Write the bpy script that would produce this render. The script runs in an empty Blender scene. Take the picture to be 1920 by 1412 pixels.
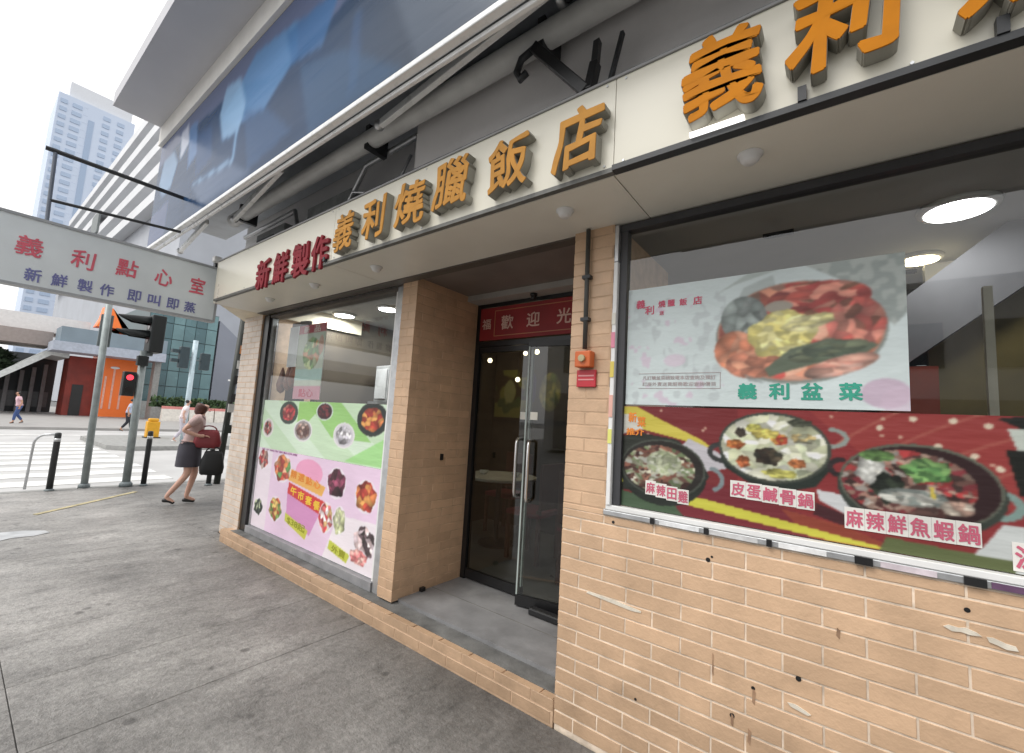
import bpy, math, random
import numpy as np
from mathutils import Vector, Matrix
random.seed(7); RNG = np.random.RandomState(7)
SC = bpy.context.scene
COL = SC.collection
PI = math.pi

# ------------------------------------------------------------ camera, sky, sun
def cam_matrix(yaw, pitch, roll):
    f = Vector((-math.sin(yaw)*math.cos(pitch), math.cos(yaw)*math.cos(pitch), math.sin(pitch)))
    r = Vector((math.cos(yaw), math.sin(yaw), 0)); u = r.cross(f)
    r2 = math.cos(roll)*r + math.sin(roll)*u; u2 = -math.sin(roll)*r + math.cos(roll)*u
    m = Matrix((r2, u2, -f)).transposed().to_4x4(); return m
cam = bpy.data.cameras.new('camera'); cam_o = bpy.data.objects.new('camera', cam); COL.objects.link(cam_o)
cam_o.matrix_world = Matrix.Translation((0, 0, 1.5)) @ cam_matrix(.655141647, .103360811, .0594586986)
cam.sensor_width = 36; cam.lens = 807.7/1920*36; cam.clip_end = 2000; cam.clip_start = .02
SC.camera = cam_o

world = bpy.data.worlds.new('World'); SC.world = world; world.use_nodes = True
nt = world.node_tree; bg = nt.nodes['Background']
sky = nt.nodes.new('ShaderNodeTexSky'); sky.sky_type = 'NISHITA'; sky.sun_disc = False
SUN_EL, SUN_AZ = math.radians(52), math.radians(205)
sky.sun_elevation = SUN_EL; sky.sun_rotation = SUN_AZ; sky.air_density = 1.0; sky.dust_density = 4.0; sky.ozone_density = 1.0
hs = nt.nodes.new('ShaderNodeHueSaturation'); hs.inputs['Saturation'].default_value = .10
cl = nt.nodes.new('ShaderNodeMix'); cl.data_type = 'RGBA'; cl.inputs['Factor'].default_value = .7
cl.inputs['B'].default_value = (9.6, 9.6, 9.6, 1)
nt.links.new(sky.outputs[0], hs.inputs['Color']); nt.links.new(hs.outputs[0], cl.inputs['A'])
nt.links.new(cl.outputs['Result'], bg.inputs['Color']); bg.inputs['Strength'].default_value = .10

sd = bpy.data.lights.new('sun', 'SUN'); sd.energy = .9; sd.angle = math.radians(25); sd.color = (1, .96, .9)
so = bpy.data.objects.new('sun', sd); COL.objects.link(so)
sv = Vector((math.sin(SUN_AZ)*math.cos(SUN_EL), math.cos(SUN_AZ)*math.cos(SUN_EL), math.sin(SUN_EL)))
so.rotation_euler = sv.to_track_quat('Z', 'Y').to_euler()
SC.view_settings.view_transform = 'Standard'; SC.view_settings.look = 'None'
SC.view_settings.exposure = .78; SC.view_settings.gamma = 1; SC.view_settings.use_curve_mapping = False
SC.cycles.max_bounces = 8; SC.cycles.transparent_max_bounces = 12; SC.cycles.caustics_reflective = False
SC.cycles.caustics_refractive = False; SC.cycles.sample_clamp_indirect = 4

# ------------------------------------------------------------ materials
def s2l(c):
    c = np.asarray(c, float)/255.
    return np.where(c <= .04045, c/12.92, ((c+.055)/1.055)**2.4)
MATS = {}
def mat(name, col, rough=.6, metal=0, var=.12, scale=6., bump=0., bscale=60., spec=.5, rnd=0., stain=0., stretch=(1,1,1), coat=0, grime=0):
    if name in MATS: return MATS[name]
    m = bpy.data.materials.new(name); m.use_nodes = True; n = m.node_tree.nodes; l = m.node_tree.links
    b = n['Principled BSDF']; b.inputs['Roughness'].default_value = rough; b.inputs['Metallic'].default_value = metal
    b.inputs['Specular IOR Level'].default_value = spec
    if coat: b.inputs['Coat Weight'].default_value = coat; b.inputs['Coat Roughness'].default_value = .08
    geo = n.new('ShaderNodeNewGeometry'); mp = n.new('ShaderNodeMapping'); mp.inputs['Scale'].default_value = stretch
    l.new(geo.outputs['Position'], mp.inputs['Vector'])
    nz = n.new('ShaderNodeTexNoise'); nz.inputs['Scale'].default_value = scale; nz.inputs['Detail'].default_value = 6
    l.new(mp.outputs[0], nz.inputs['Vector'])
    rp = n.new('ShaderNodeMapRange'); rp.inputs['From Min'].default_value = .3; rp.inputs['From Max'].default_value = .7
    rp.inputs['To Min'].default_value = 1-var; rp.inputs['To Max'].default_value = 1+var
    l.new(nz.outputs['Fac'], rp.inputs['Value'])
    val = rp.outputs[0]
    if rnd:
        oi = n.new('ShaderNodeObjectInfo'); r2 = n.new('ShaderNodeMapRange'); r2.inputs['To Min'].default_value = 1-rnd; r2.inputs['To Max'].default_value = 1+rnd
        l.new(oi.outputs['Random'], r2.inputs['Value']); mu = n.new('ShaderNodeMath'); mu.operation = 'MULTIPLY'
        l.new(val, mu.inputs[0]); l.new(r2.outputs[0], mu.inputs[1]); val = mu.outputs[0]
    if stain:
        n2 = n.new('ShaderNodeTexNoise'); n2.inputs['Scale'].default_value = scale*.35; n2.inputs['Detail'].default_value = 9; n2.inputs['Roughness'].default_value = .7
        l.new(geo.outputs['Position'], n2.inputs['Vector'])
        r3 = n.new('ShaderNodeMapRange'); r3.inputs['From Min'].default_value = .5; r3.inputs['From Max'].default_value = .68
        r3.inputs['To Min'].default_value = 1; r3.inputs['To Max'].default_value = 1-stain; l.new(n2.outputs['Fac'], r3.inputs['Value'])
        mu = n.new('ShaderNodeMath'); mu.operation = 'MULTIPLY'; l.new(val, mu.inputs[0]); l.new(r3.outputs[0], mu.inputs[1]); val = mu.outputs[0]
    if grime:       # splashed dirt on the lowest half metre
        sx = n.new('ShaderNodeSeparateXYZ'); l.new(geo.outputs['Position'], sx.inputs[0]); n4 = n.new('ShaderNodeTexNoise'); n4.inputs['Scale'].default_value = 5; n4.inputs['Detail'].default_value = 9; n4.inputs['Roughness'].default_value = .75
        l.new(geo.outputs['Position'], n4.inputs['Vector']); ad = n.new('ShaderNodeMath'); ad.operation = 'MULTIPLY_ADD'; l.new(n4.outputs['Fac'], ad.inputs[0]); ad.inputs[1].default_value = -.9; l.new(sx.outputs['Z'], ad.inputs[2])
        r4 = n.new('ShaderNodeMapRange'); r4.inputs['From Min'].default_value = -.50; r4.inputs['From Max'].default_value = .05; r4.inputs['To Min'].default_value = 1-grime; r4.inputs['To Max'].default_value = 1; l.new(ad.outputs[0], r4.inputs['Value'])
        mu = n.new('ShaderNodeMath'); mu.operation = 'MULTIPLY'; l.new(val, mu.inputs[0]); l.new(r4.outputs[0], mu.inputs[1]); val = mu.outputs[0]
    vm = n.new('ShaderNodeVectorMath'); vm.operation = 'SCALE'; vm.inputs[0].default_value = col[:3]; l.new(val, vm.inputs['Scale'])
    l.new(vm.outputs[0], b.inputs['Base Color'])
    rr = n.new('ShaderNodeMapRange'); rr.inputs['To Min'].default_value = max(0, rough-.08); rr.inputs['To Max'].default_value = min(1, rough+.1)
    l.new(nz.outputs['Fac'], rr.inputs['Value']); l.new(rr.outputs[0], b.inputs['Roughness'])
    if bump:
        n3 = n.new('ShaderNodeTexNoise'); n3.inputs['Scale'].default_value = bscale; n3.inputs['Detail'].default_value = 5
        l.new(geo.outputs['Position'], n3.inputs['Vector']); bp = n.new('ShaderNodeBump'); bp.inputs['Strength'].default_value = bump; bp.inputs['Distance'].default_value = .01
        l.new(n3.outputs['Fac'], bp.inputs['Height']); l.new(bp.outputs[0], b.inputs['Normal'])
    MATS[name] = m; return m
def emat(name, col, strength):
    if name in MATS: return MATS[name]
    m = bpy.data.materials.new(name); m.use_nodes = True; n = m.node_tree.nodes
    b = n['Principled BSDF']; b.inputs['Base Color'].default_value = (*col, 1)
    b.inputs['Emission Color'].default_value = (*col, 1); b.inputs['Emission Strength'].default_value = strength
    MATS[name] = m; return m
def pmat(name, rough=.35, spec=.4):
    if name in MATS: return MATS[name]
    m = bpy.data.materials.new(name); m.use_nodes = True; n = m.node_tree.nodes; l = m.node_tree.links
    a = n.new('ShaderNodeAttribute'); a.attribute_name = 'print'; b = n['Principled BSDF']
    nz = n.new('ShaderNodeTexNoise'); nz.inputs['Scale'].default_value = 5
    mr = n.new('ShaderNodeMapRange'); mr.inputs['To Min'].default_value = .9; mr.inputs['To Max'].default_value = 1.08
    vm = n.new('ShaderNodeVectorMath'); vm.operation = 'SCALE'
    l.new(nz.outputs['Fac'], mr.inputs['Value']); l.new(a.outputs['Color'], vm.inputs[0]); l.new(mr.outputs[0], vm.inputs['Scale'])
    l.new(vm.outputs[0], b.inputs['Base Color']); b.inputs['Roughness'].default_value = rough; b.inputs['Specular IOR Level'].default_value = spec
    n5 = n.new('ShaderNodeTexNoise'); n5.inputs['Scale'].default_value = 7; n5.inputs['Detail'].default_value = 3; bp = n.new('ShaderNodeBump'); bp.inputs['Strength'].default_value = .25; bp.inputs['Distance'].default_value = .03
    l.new(n5.outputs['Fac'], bp.inputs['Height']); l.new(bp.outputs[0], b.inputs['Normal'])
    MATS[name] = m; return m
def glassmat(name, tint, refl=.9, ior=1.5, body=0.0):
    if name in MATS: return MATS[name]
    m = bpy.data.materials.new(name); m.use_nodes = True; n = m.node_tree.nodes; l = m.node_tree.links
    for x in list(n): n.remove(x)
    o = n.new('ShaderNodeOutputMaterial'); t = n.new('ShaderNodeBsdfTransparent'); t.inputs[0].default_value = (*tint, 1)
    g = n.new('ShaderNodeBsdfGlossy'); g.inputs['Roughness'].default_value = .02; g.inputs['Color'].default_value = (refl, refl, refl, 1)
    ge = n.new('ShaderNodeNewGeometry'); dt = n.new('ShaderNodeVectorMath'); dt.operation = 'DOT_PRODUCT'; mx = n.new('ShaderNodeMixShader')
    l.new(ge.outputs['Incoming'], dt.inputs[0]); l.new(ge.outputs['Normal'], dt.inputs[1])
    def mth(op, a, b):      # Schlick reflectance of a pane, counted once on its outer skin
        q = n.new('ShaderNodeMath'); q.operation = op
        for i, v in enumerate((a, b)):
            if v is None: continue
            if isinstance(v, (int, float)): q.inputs[i].default_value = v
            else: l.new(v, q.inputs[i])
        return q.outputs[0]
    f0 = 2*((ior-1)/(ior+1))**2
    ab = mth('ABSOLUTE', dt.outputs['Value'], None); p5 = mth('POWER', mth('SUBTRACT', 1.0, ab), 5.0)
    fr = mth('ADD', mth('MULTIPLY', p5, 1-f0), f0); fr = mth('MULTIPLY', fr, mth('SUBTRACT', 1.0, ge.outputs['Backfacing']))
    nz = n.new('ShaderNodeTexNoise'); nz.inputs['Scale'].default_value = 1.2; bp = n.new('ShaderNodeBump'); bp.inputs['Strength'].default_value = .03; bp.inputs['Distance'].default_value = .02
    l.new(nz.outputs['Fac'], bp.inputs['Height']); l.new(bp.outputs[0], g.inputs['Normal'])
    l.new(fr, mx.inputs[0]); l.new(t.outputs[0], mx.inputs[1]); l.new(g.outputs[0], mx.inputs[2])
    l.new(mx.outputs[0], o.inputs['Surface'])
    MATS[name] = m; return m

# ------------------------------------------------------------ mesh helpers
class MB:
    def __init__(s): s.v = []; s.f = []
    def add(s, vs, fs):
        k = len(s.v); s.v += [tuple(v) for v in vs]; s.f += [tuple(i+k for i in f) for f in fs]; return s
    def box(s, x0, x1, y0, y1, z0, z1):
        if x0 > x1: x0, x1 = x1, x0
        if y0 > y1: y0, y1 = y1, y0
        if z0 > z1: z0, z1 = z1, z0
        return s.add([(x0,y0,z0),(x1,y0,z0),(x1,y1,z0),(x0,y1,z0),(x0,y0,z1),(x1,y0,z1),(x1,y1,z1),(x0,y1,z1)],
            [(0,3,2,1),(4,5,6,7),(0,1,5,4),(1,2,6,5),(2,3,7,6),(3,0,4,7)])
    def tube(s, pts, r, n=10, cap=True):
        pts = [Vector(p) for p in pts]; rs = r if isinstance(r, (list, tuple)) else [r]*len(pts); k = len(s.v); up = None
        for i, p in enumerate(pts):
            d = ((pts[min(i+1, len(pts)-1)]-pts[max(i-1, 0)]).normalized())
            if up is None: up = Vector((0,0,1)) if abs(d.z) < .9 else Vector((1,0,0))
            a = d.cross(up).normalized(); b = a.cross(d).normalized(); up = b
            for j in range(n):
                t = 2*PI*j/n; s.v.append(tuple(p + rs[i]*(math.cos(t)*a + math.sin(t)*b)))
        for i in range(len(pts)-1):
            for j in range(n):
                s.f.append((k+i*n+j, k+i*n+(j+1)%n, k+(i+1)*n+(j+1)%n, k+(i+1)*n+j))
        if cap:
            s.f.append(tuple(k+j for j in range(n))[::-1]); s.f.append(tuple(k+(len(pts)-1)*n+j for j in range(n)))
        return s
    def lathe(s, c, prof, n=20):
        k = len(s.v); c = Vector(c)
        for (r, z) in prof:
            for j in range(n):
                t = 2*PI*j/n; s.v.append((c.x+r*math.cos(t), c.y+r*math.sin(t), c.z+z))
        for i in range(len(prof)-1):
            for j in range(n): s.f.append((k+i*n+j, k+i*n+(j+1)%n, k+(i+1)*n+(j+1)%n, k+(i+1)*n+j))
        s.f.append(tuple(k+j for j in range(n))[::-1]); s.f.append(tuple(k+(len(prof)-1)*n+j for j in range(n))); return s
    def bar(s, a, b, w, h, up=(0,0,1)):
        a = Vector(a); b = Vector(b); d = (b-a).normalized(); u = Vector(up); x = d.cross(u).normalized()*w/2; y = x.cross(d).normalized()*h/2
        vs = [p+i*x+j*y for p in (a, b) for i, j in ((-1,-1),(1,-1),(1,1),(-1,1))]
        return s.add(vs, [(3,2,1,0),(4,5,6,7),(0,1,5,4),(1,2,6,5),(2,3,7,6),(3,0,4,7)])
    def prism(s, poly, axis, a, b):   # polygon in the two other axes, extruded from a to b
        def P(p, t):
            if axis == 0: return (t, p[0], p[1])
            if axis == 1: return (p[0], t, p[1])
            return (p[0], p[1], t)
        n = len(poly); vs = [P(p, a) for p in poly]+[P(p, b) for p in poly]
        return s.add(vs, [tuple(range(n))[::-1], tuple(range(n, 2*n))]+[(i, (i+1)%n, n+(i+1)%n, n+i) for i in range(n)])
    def sphere(s, c, r, n=12, m=8):
        k = len(s.v); r = r if isinstance(r, (tuple, list)) else (r, r, r)
        for i in range(m+1):
            ph = PI*i/m
            for j in range(n):
                t = 2*PI*j/n; s.v.append((c[0]+r[0]*math.sin(ph)*math.cos(t), c[1]+r[1]*math.sin(ph)*math.sin(t), c[2]+r[2]*math.cos(ph)))
        for i in range(m):
            for j in range(n): s.f.append((k+i*n+j, k+(i+1)*n+j, k+(i+1)*n+(j+1)%n, k+i*n+(j+1)%n))
        return s
ORG = {}
def link(o, parent=None):
    COL.objects.link(o)
    if parent is not None: o.parent = parent
    return o
def tag(o, label=None, cat=None, group=None, kind=None):
    if label: o['label'] = label
    if cat: o['category'] = cat
    if group: o['group'] = group
    if kind: o['kind'] = kind
    return o
def thing(name, loc, label, cat, group=None):
    o = bpy.data.objects.new(name, None); o.location = loc; o.empty_display_size = .1; link(o); ORG[o.name] = Vector(loc)
    return tag(o, label, cat, group)
def obj(name, mb, material, parent=None, smooth=False, org=None, bevel=0):
    V = np.array(mb.v, float)
    if parent is not None: O = ORG[parent.name]
    elif org is not None: O = Vector(org)
    else: O = Vector(((V[:,0].min()+V[:,0].max())/2, (V[:,1].min()+V[:,1].max())/2, V[:,2].min()))
    me = bpy.data.meshes.new(name); me.from_pydata([tuple(v) for v in (V-np.array(O))], [], mb.f)
    me.materials.append(material); me.update()
    if smooth: me.shade_smooth()
    o = bpy.data.objects.new(name, me); link(o, parent)
    if parent is None: o.location = O
    ORG[o.name] = O
    if bevel:
        b = o.modifiers.new('bevel', 'BEVEL'); b.width = bevel; b.segments = 2; b.limit_method = 'ANGLE'
    return o
def structure(name, mb, material, **k):
    return tag(obj(name, mb, material, **k), kind='structure')
def copy_tree(o, parent=None):
    c = o.copy(); link(c, parent); ORG[c.name] = ORG.get(o.name, Vector())
    for ch in list(o.children): copy_tree(ch, c)
    return c

# ------------------------------------------------------------ lettering
GC = {}
def glyph_raw(text, offset=0.0, extrude=0.0, spacing=1.0):
    key = (text, offset, extrude)
    if key in GC: return GC[key]
    c = bpy.data.curves.new('t', 'FONT'); c.body = text; c.size = 1; c.offset = offset; c.extrude = extrude; c.space_character = spacing
    o = bpy.data.objects.new('t', c); COL.objects.link(o)
    dg = bpy.context.evaluated_depsgraph_get(); me = bpy.data.meshes.new_from_object(o.evaluated_get(dg))
    V = np.array([v.co[:] for v in me.vertices]); F = [tuple(p.vertices) for p in me.polygons]
    bpy.data.objects.remove(o); bpy.data.curves.remove(c); bpy.data.meshes.remove(me)
    V[:, 0] -= (V[:, 0].min()+V[:, 0].max())/2; V[:, 1] -= (V[:, 1].min()+V[:, 1].max())/2; V[:, 2] -= V[:, 2].min()
    GC[key] = (V, F); return V, F
def lettering(name, text, cx, cz, w, h, depth, at, material, parent, face='-Y', offset=.012, brush=0., shear=0., rot=0.):
    """characters standing upright; centre cx (along the board), cz height; 'at' = plane coordinate of their back"""
    V, F = glyph_raw(text, 0.0, .05 if depth > .002 else 0.)
    K = 8 if offset > .008 else 4; V0, F0, nv = V, F, len(V); zs = V0[:,2].max(); Vs, F = [], []
    for k in range(K):      # a heavier pen: the stroke laid down again round a small circle, each a hair proud of the last
        a = 2*PI*k/K+.3; q = V0.copy(); q[:,0] += offset*math.cos(a)*1.15; q[:,1] += offset*math.sin(a)*1.15; Vs.append(q); F += [tuple(i+k*nv for i in f) for f in F0]
    V = np.concatenate(Vs); cpy = np.repeat(np.arange(K), nv); wx = V[:,0].max()-V[:,0].min(); wy = V[:,1].max()-V[:,1].min()
    if brush:
        x, y = V[:,0].copy(), V[:,1].copy(); ph = cx*7
        V[:,0] += brush*(.5*np.sin(7*y+ph)+.2*np.sin(13*x+11*y+ph)); V[:,1] += brush*(.5*np.sin(6*x+ph*2)+.2*np.sin(12*y-9*x))
    V[:,0] *= w/wx; V[:,1] *= h/wy; V[:,0] += shear*V[:,1]
    if rot:
        c, s = math.cos(rot), math.sin(rot); V[:,:2] = np.stack([c*V[:,0]-s*V[:,1], s*V[:,0]+c*V[:,1]], 1)
    if V[:,2].max() > 0: V[:,2] *= depth/V[:,2].max()
    V[:,2] += cpy*.00012*(V[:,2] >= V[:,2].max()*.5)
    P = np.zeros_like(V)
    if face == '-Y': P[:,0] = cx+V[:,0]; P[:,2] = cz+V[:,1]; P[:,1] = at-V[:,2]
    else: P[:,1] = cx+V[:,0]; P[:,2] = cz+V[:,1]; P[:,0] = at+V[:,2]
    mb = MB(); mb.v = [tuple(p) for p in P]; mb.f = list(F)
    return obj(name, mb, material, parent)

# ------------------------------------------------------------ printed sheets: colours of the print carried by a fine grid
class Print:
    def __init__(s, x0, x1, z0, z1, nx, base):
        s.x = np.linspace(x0, x1, nx+1); nz = max(2, int(round(nx*abs((z1-z0)/(x1-x0))))); s.z = np.linspace(z0, z1, nz+1)
        s.X, s.Z = np.meshgrid(s.x, s.z); s.C = np.zeros(s.X.shape+(3,)); s.C[:] = base
    def put(s, m, col, a=1.):
        s.C[m] = s.C[m]*(1-a)+np.array(col)*a
    def noise(s, cell, seed=0):
        r = np.random.RandomState(seed); gx = (s.X-s.x[0])/cell; gz = (s.Z-s.z[0])/cell
        n = r.rand(int(gz.max())+3, int(gx.max())+3); i = gz.astype(int); j = gx.astype(int); fx = gx-j; fz = gz-i
        fx = fx*fx*(3-2*fx); fz = fz*fz*(3-2*fz)
        return (n[i,j]*(1-fx)+n[i,j+1]*fx)*(1-fz)+(n[i+1,j]*(1-fx)+n[i+1,j+1]*fx)*fz
    def ell(s, cx, cz, rx, rz, rot=0, wob=0, seed=0):
        c, q = math.cos(rot), math.sin(rot); u = (s.X-cx)*c+(s.Z-cz)*q; v = -(s.X-cx)*q+(s.Z-cz)*c
        d = (u/rx)**2+(v/rz)**2
        if wob: t = np.arctan2(v/rz, u/rx); d = d*(1+wob*np.sin(5*t+seed)+wob*.6*np.sin(9*t+2*seed))
        return d < 1
    def poly(s, pts):
        m = np.zeros(s.X.shape, bool); n = len(pts)
        for i in range(n):
            (x1, z1), (x2, z2) = pts[i], pts[(i+1)%n]
            if z1 == z2: continue
            c = ((z1 > s.Z) != (z2 > s.Z)) & (s.X < (x2-x1)*(s.Z-z1)/(z2-z1)+x1); m ^= c
        return m
    def food(s, cx, cz, rx, rz, pal, n=60, seed=0, rot=0, wob=0, streak=1.):
        m = s.ell(cx, cz, rx, rz, rot, wob, seed)
        r = np.random.RandomState(seed+11); a = r.rand(n)*2*PI; q = np.sqrt(r.rand(n))
        px = cx+rx*q*np.cos(a); pz = cz+rz*q*np.sin(a); pc = np.array(pal)[r.randint(0, len(pal), n)]*(.75+.5*r.rand(n, 1)); th = r.rand(n)*PI
        ii = np.argwhere(m)
        if len(ii) == 0: return
        X = s.X[m]; Z = s.Z[m]; wx = .035*rx*np.sin(9*Z/rz+seed); wz = .035*rz*np.sin(8*X/rx)
        du = (X+wx)[:,None]-px; dv = ((Z+wz)[:,None]-pz)*rx/rz; c, q2 = np.cos(th), np.sin(th)
        D = (du*c+dv*q2)**2/streak+(-du*q2+dv*c)**2
        k = D.argmin(1); dd = np.sqrt(D.min(1))/rx
        s.C[m] = np.clip(pc[k]*(1.12-.9*dd)[:,None], 0, 255)
    def build(s, name, at, parent, m, face='-Y', smoothn=1, mask=None, sat=.86, lift=.07):
        C = s.C.copy(); gm = C.mean(-1, keepdims=True); C = gm+(C-gm)*sat; C = C*(1-lift)+205*lift
        for _ in range(smoothn):
            P = np.pad(C, ((1,1),(1,1),(0,0)), mode='edge'); C = (P[1:-1,1:-1]*2+P[:-2,1:-1]+P[2:,1:-1]+P[1:-1,:-2]+P[1:-1,2:])/6
        nz, nx = s.X.shape; O = ORG[parent.name] if parent is not None else Vector((s.X.mean(), at, s.z[0])) if face == '-Y' else Vector((at, s.X.mean(), s.z[0]))
        if face == '-Y': V = np.stack([s.X-O.x, np.full(s.X.shape, at-O.y), s.Z-O.z], -1)
        else: V = np.stack([np.full(s.X.shape, at-O.x), s.X-O.y, s.Z-O.z], -1)
        idx = np.arange(nz*nx).reshape(nz, nx)
        F = np.stack([idx[:-1,:-1], idx[:-1,1:], idx[1:,1:], idx[1:,:-1]], -1).reshape(-1, 4)
        if mask is not None:
            mm = mask[:-1,:-1] & mask[1:,1:]; F = F[mm.reshape(-1)]
        me = bpy.data.meshes.new(name); me.from_pydata(V.reshape(-1, 3).tolist(), [], F.tolist())
        a = me.color_attributes.new('print', 'FLOAT_COLOR', 'POINT'); c4 = np.ones((nz*nx, 4)); c4[:,:3] = s2l(np.clip(C, 0, 255)).reshape(-1, 3)
        a.data.foreach_set('color', c4.ravel().astype(np.float32)); me.materials.append(m)
        o = bpy.data.objects.new(name, me); link(o, parent)
        if parent is None: o.location = O
        ORG[o.name] = O; return o

# ------------------------------------------------------------ palette of real surface colours
M_tile = mat('tan_tile', (.62,.418,.268), .42, var=.09, scale=7, bump=.2, bscale=70, rnd=.085, stain=.16, grime=.32)
M_tile2 = mat('pale_grey_tile', (.60,.52,.45), .5, var=.08, scale=9, rnd=.05, stain=.2)
M_grout = mat('grout', (.71,.59,.47), .8, var=.3, scale=14, bump=.2)
M_grout2 = mat('tan_grout', (.56,.385,.255), .8, var=.15, scale=14, bump=.2)
M_cream = mat('cream_panel', (.80,.77,.68), .38, var=.04, scale=3, spec=.4)
M_board = mat('sign_board', (.72,.69,.585), .3, var=.03, scale=3, spec=.5)
M_greywall = mat('grey_metal_cladding', (.80,.78,.77), .45, var=.10, scale=1.6, stain=.12)
M_darkmet = mat('dark_metal', (.035,.037,.04), .45, metal=.2, var=.2)
M_blackf = mat('black_frame', (.012,.012,.013), .35, var=.2)
M_alu = mat('aluminium', (.55,.56,.57), .32, metal=.7, var=.12, scale=20)
M_white = mat('white_paint', (.80,.80,.79), .4, var=.05)
M_whitemet = mat('white_enamel', (.82,.83,.83), .28, var=.06, scale=12)
M_dark = mat('dark_soffit', (.12,.15,.19), .6, var=.3, scale=3)
M_conc = mat('pavement_concrete', (.215,.207,.198), .46, var=.30, scale=1.7, bump=.35, bscale=110, stain=.38, rnd=.02, stretch=(1.6,.6,1))
def pavement_material():
    m = bpy.data.materials.new('worn_pavement'); m.use_nodes = True; n = m.node_tree.nodes; l = m.node_tree.links; b = n['Principled BSDF']
    geo = n.new('ShaderNodeNewGeometry')
    def noise(sc, det, rough=.6, stretch=(1,1,1), rot=0):
        mp = n.new('ShaderNodeMapping'); mp.inputs['Scale'].default_value = stretch; mp.inputs['Rotation'].default_value = (0,0,rot); l.new(geo.outputs['Position'], mp.inputs['Vector'])
        q = n.new('ShaderNodeTexNoise'); q.inputs['Scale'].default_value = sc; q.inputs['Detail'].default_value = det; q.inputs['Roughness'].default_value = rough; l.new(mp.outputs[0], q.inputs['Vector']); return q.outputs['Fac']
    def rng(v, a, c, lo, hi):
        q = n.new('ShaderNodeMapRange'); q.inputs['From Min'].default_value = a; q.inputs['From Max'].default_value = c; q.inputs['To Min'].default_value = lo; q.inputs['To Max'].default_value = hi; l.new(v, q.inputs['Value']); return q.outputs[0]
    def mul(a, c, op='MULTIPLY'):
        q = n.new('ShaderNodeMath'); q.operation = op
        for i, v in enumerate((a, c)):
            if isinstance(v, float): q.inputs[i].default_value = v
            else: l.new(v, q.inputs[i])
        return q.outputs[0]
    v = rng(noise(.55, 4), .35, .65, .72, 1.30)
    v = mul(v, rng(noise(3.2, 9, .72, (1.5,.55,1)), .32, .68, .70, 1.26))
    v = mul(v, rng(noise(9, 8, .75, (1,.5,1), .3), .52, .66, 1.0, .66))
    v = mul(v, rng(noise(34, 5, .7), .34, .66, .74, 1.22))
    vo = n.new('ShaderNodeTexVoronoi'); vo.inputs['Scale'].default_value = 3.4; l.new(geo.outputs['Position'], vo.inputs['Vector'])      # trodden gum spots
    v = mul(v, rng(vo.outputs['Distance'], .07, .11, .55, 1.0))
    vo2 = n.new('ShaderNodeTexVoronoi'); vo2.inputs['Scale'].default_value = 7.7; l.new(geo.outputs['Position'], vo2.inputs['Vector'])
    v = mul(v, rng(vo2.outputs['Distance'], .03, .06, 1.35, 1.0))
    sx = n.new('ShaderNodeSeparateXYZ'); l.new(geo.outputs['Position'], sx.inputs[0])   # fall of light to the right put into colour; darker along the step too
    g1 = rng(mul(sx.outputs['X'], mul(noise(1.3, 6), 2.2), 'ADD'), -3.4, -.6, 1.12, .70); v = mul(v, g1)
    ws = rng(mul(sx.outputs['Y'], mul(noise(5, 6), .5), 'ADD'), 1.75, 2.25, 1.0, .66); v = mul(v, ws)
    vm = n.new('ShaderNodeVectorMath'); vm.operation = 'SCALE'; vm.inputs[0].default_value = (.272,.262,.250); l.new(v, vm.inputs['Scale']); l.new(vm.outputs[0], b.inputs['Base Color'])
    l.new(rng(noise(2.5, 7), .3, .7, .34, .66), b.inputs['Roughness'])
    bp = n.new('ShaderNodeBump'); bp.inputs['Strength'].default_value = .5; bp.inputs['Distance'].default_value = .012; l.new(mul(noise(80, 5), mul(noise(14, 6), 1.5), 'ADD'), bp.inputs['Height']); l.new(bp.outputs[0], b.inputs['Normal'])
    return m
M_conc = pavement_material()
M_joint = mat('joint_dirt', (.17,.165,.155), .9, var=.3)
M_kerb = mat('kerb_concrete', (.30,.30,.29), .75, var=.15, scale=8, bump=.2)
M_road = mat('road_concrete', (.47,.465,.46), .6, var=.12, scale=.8, bump=.1, bscale=60)
M_gold = mat('gold_letter', (.56,.20,.008), .6, var=.12, scale=8, spec=.12)
M_gold2 = mat('pale_gold_letter', (.50,.245,.055), .6, var=.15, scale=10, spec=.12)
M_redlet = mat('maroon_letter', (.24,.03,.04), .6, spec=.12, var=.15, scale=10)
M_side = mat('letter_side_grey', (.30,.29,.25), .5)

# ------------------------------------------------------------ ground, road, pavements
structure('ground', MB().add([(-900,-900,-.16),(600,-900,-.16),(600,900,-.16),(-900,900,-.16)], [(0,1,2,3)]), mat('asphalt', (.16,.16,.16), .8, var=.15, scale=.5))
structure('road', MB().box(-28.4, -9.98, -120, 120, -.156, -.12), M_road)
rp = Print(-28.2, -10.1, -6, 14, 4, (0,0,0))
def marking(name, pts, label_z=-.116, m=None):
    return structure(name, MB().prism(pts, 2, -.117, -.112), m or mat('road_paint', (.74,.74,.72), .6, var=.15, scale=5, stain=.25))
for i in range(9):
    x = -11.2-i*1.15
    marking('crossing_stripe', [(x,-1.2),(x-.6,-1.2),(x-.6,3.1),(x,3.1)])
marking('stop_line', [(-24.6,-6),(-24.9,-6),(-24.9,20),(-24.6,20)])
marking('lane_line', [(-12.6,5.3),(-12.75,5.3),(-12.75,14),(-12.6,14)])
pave = thing('pavement', (-4, 0, 0), None, None); pave['kind'] = 'structure'
obj('bedding', MB().box(-9.82, 6, -2.2, 2.02, -.15, -.012).box(-9.82, -5.9, 2.02, 16, -.15, -.012), M_joint, pave)
xs = [6, 2.6, -.76, -2.74, -3.40, -4.06, -5.88, -7.84, -9.815]
SLAB = {}
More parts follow.
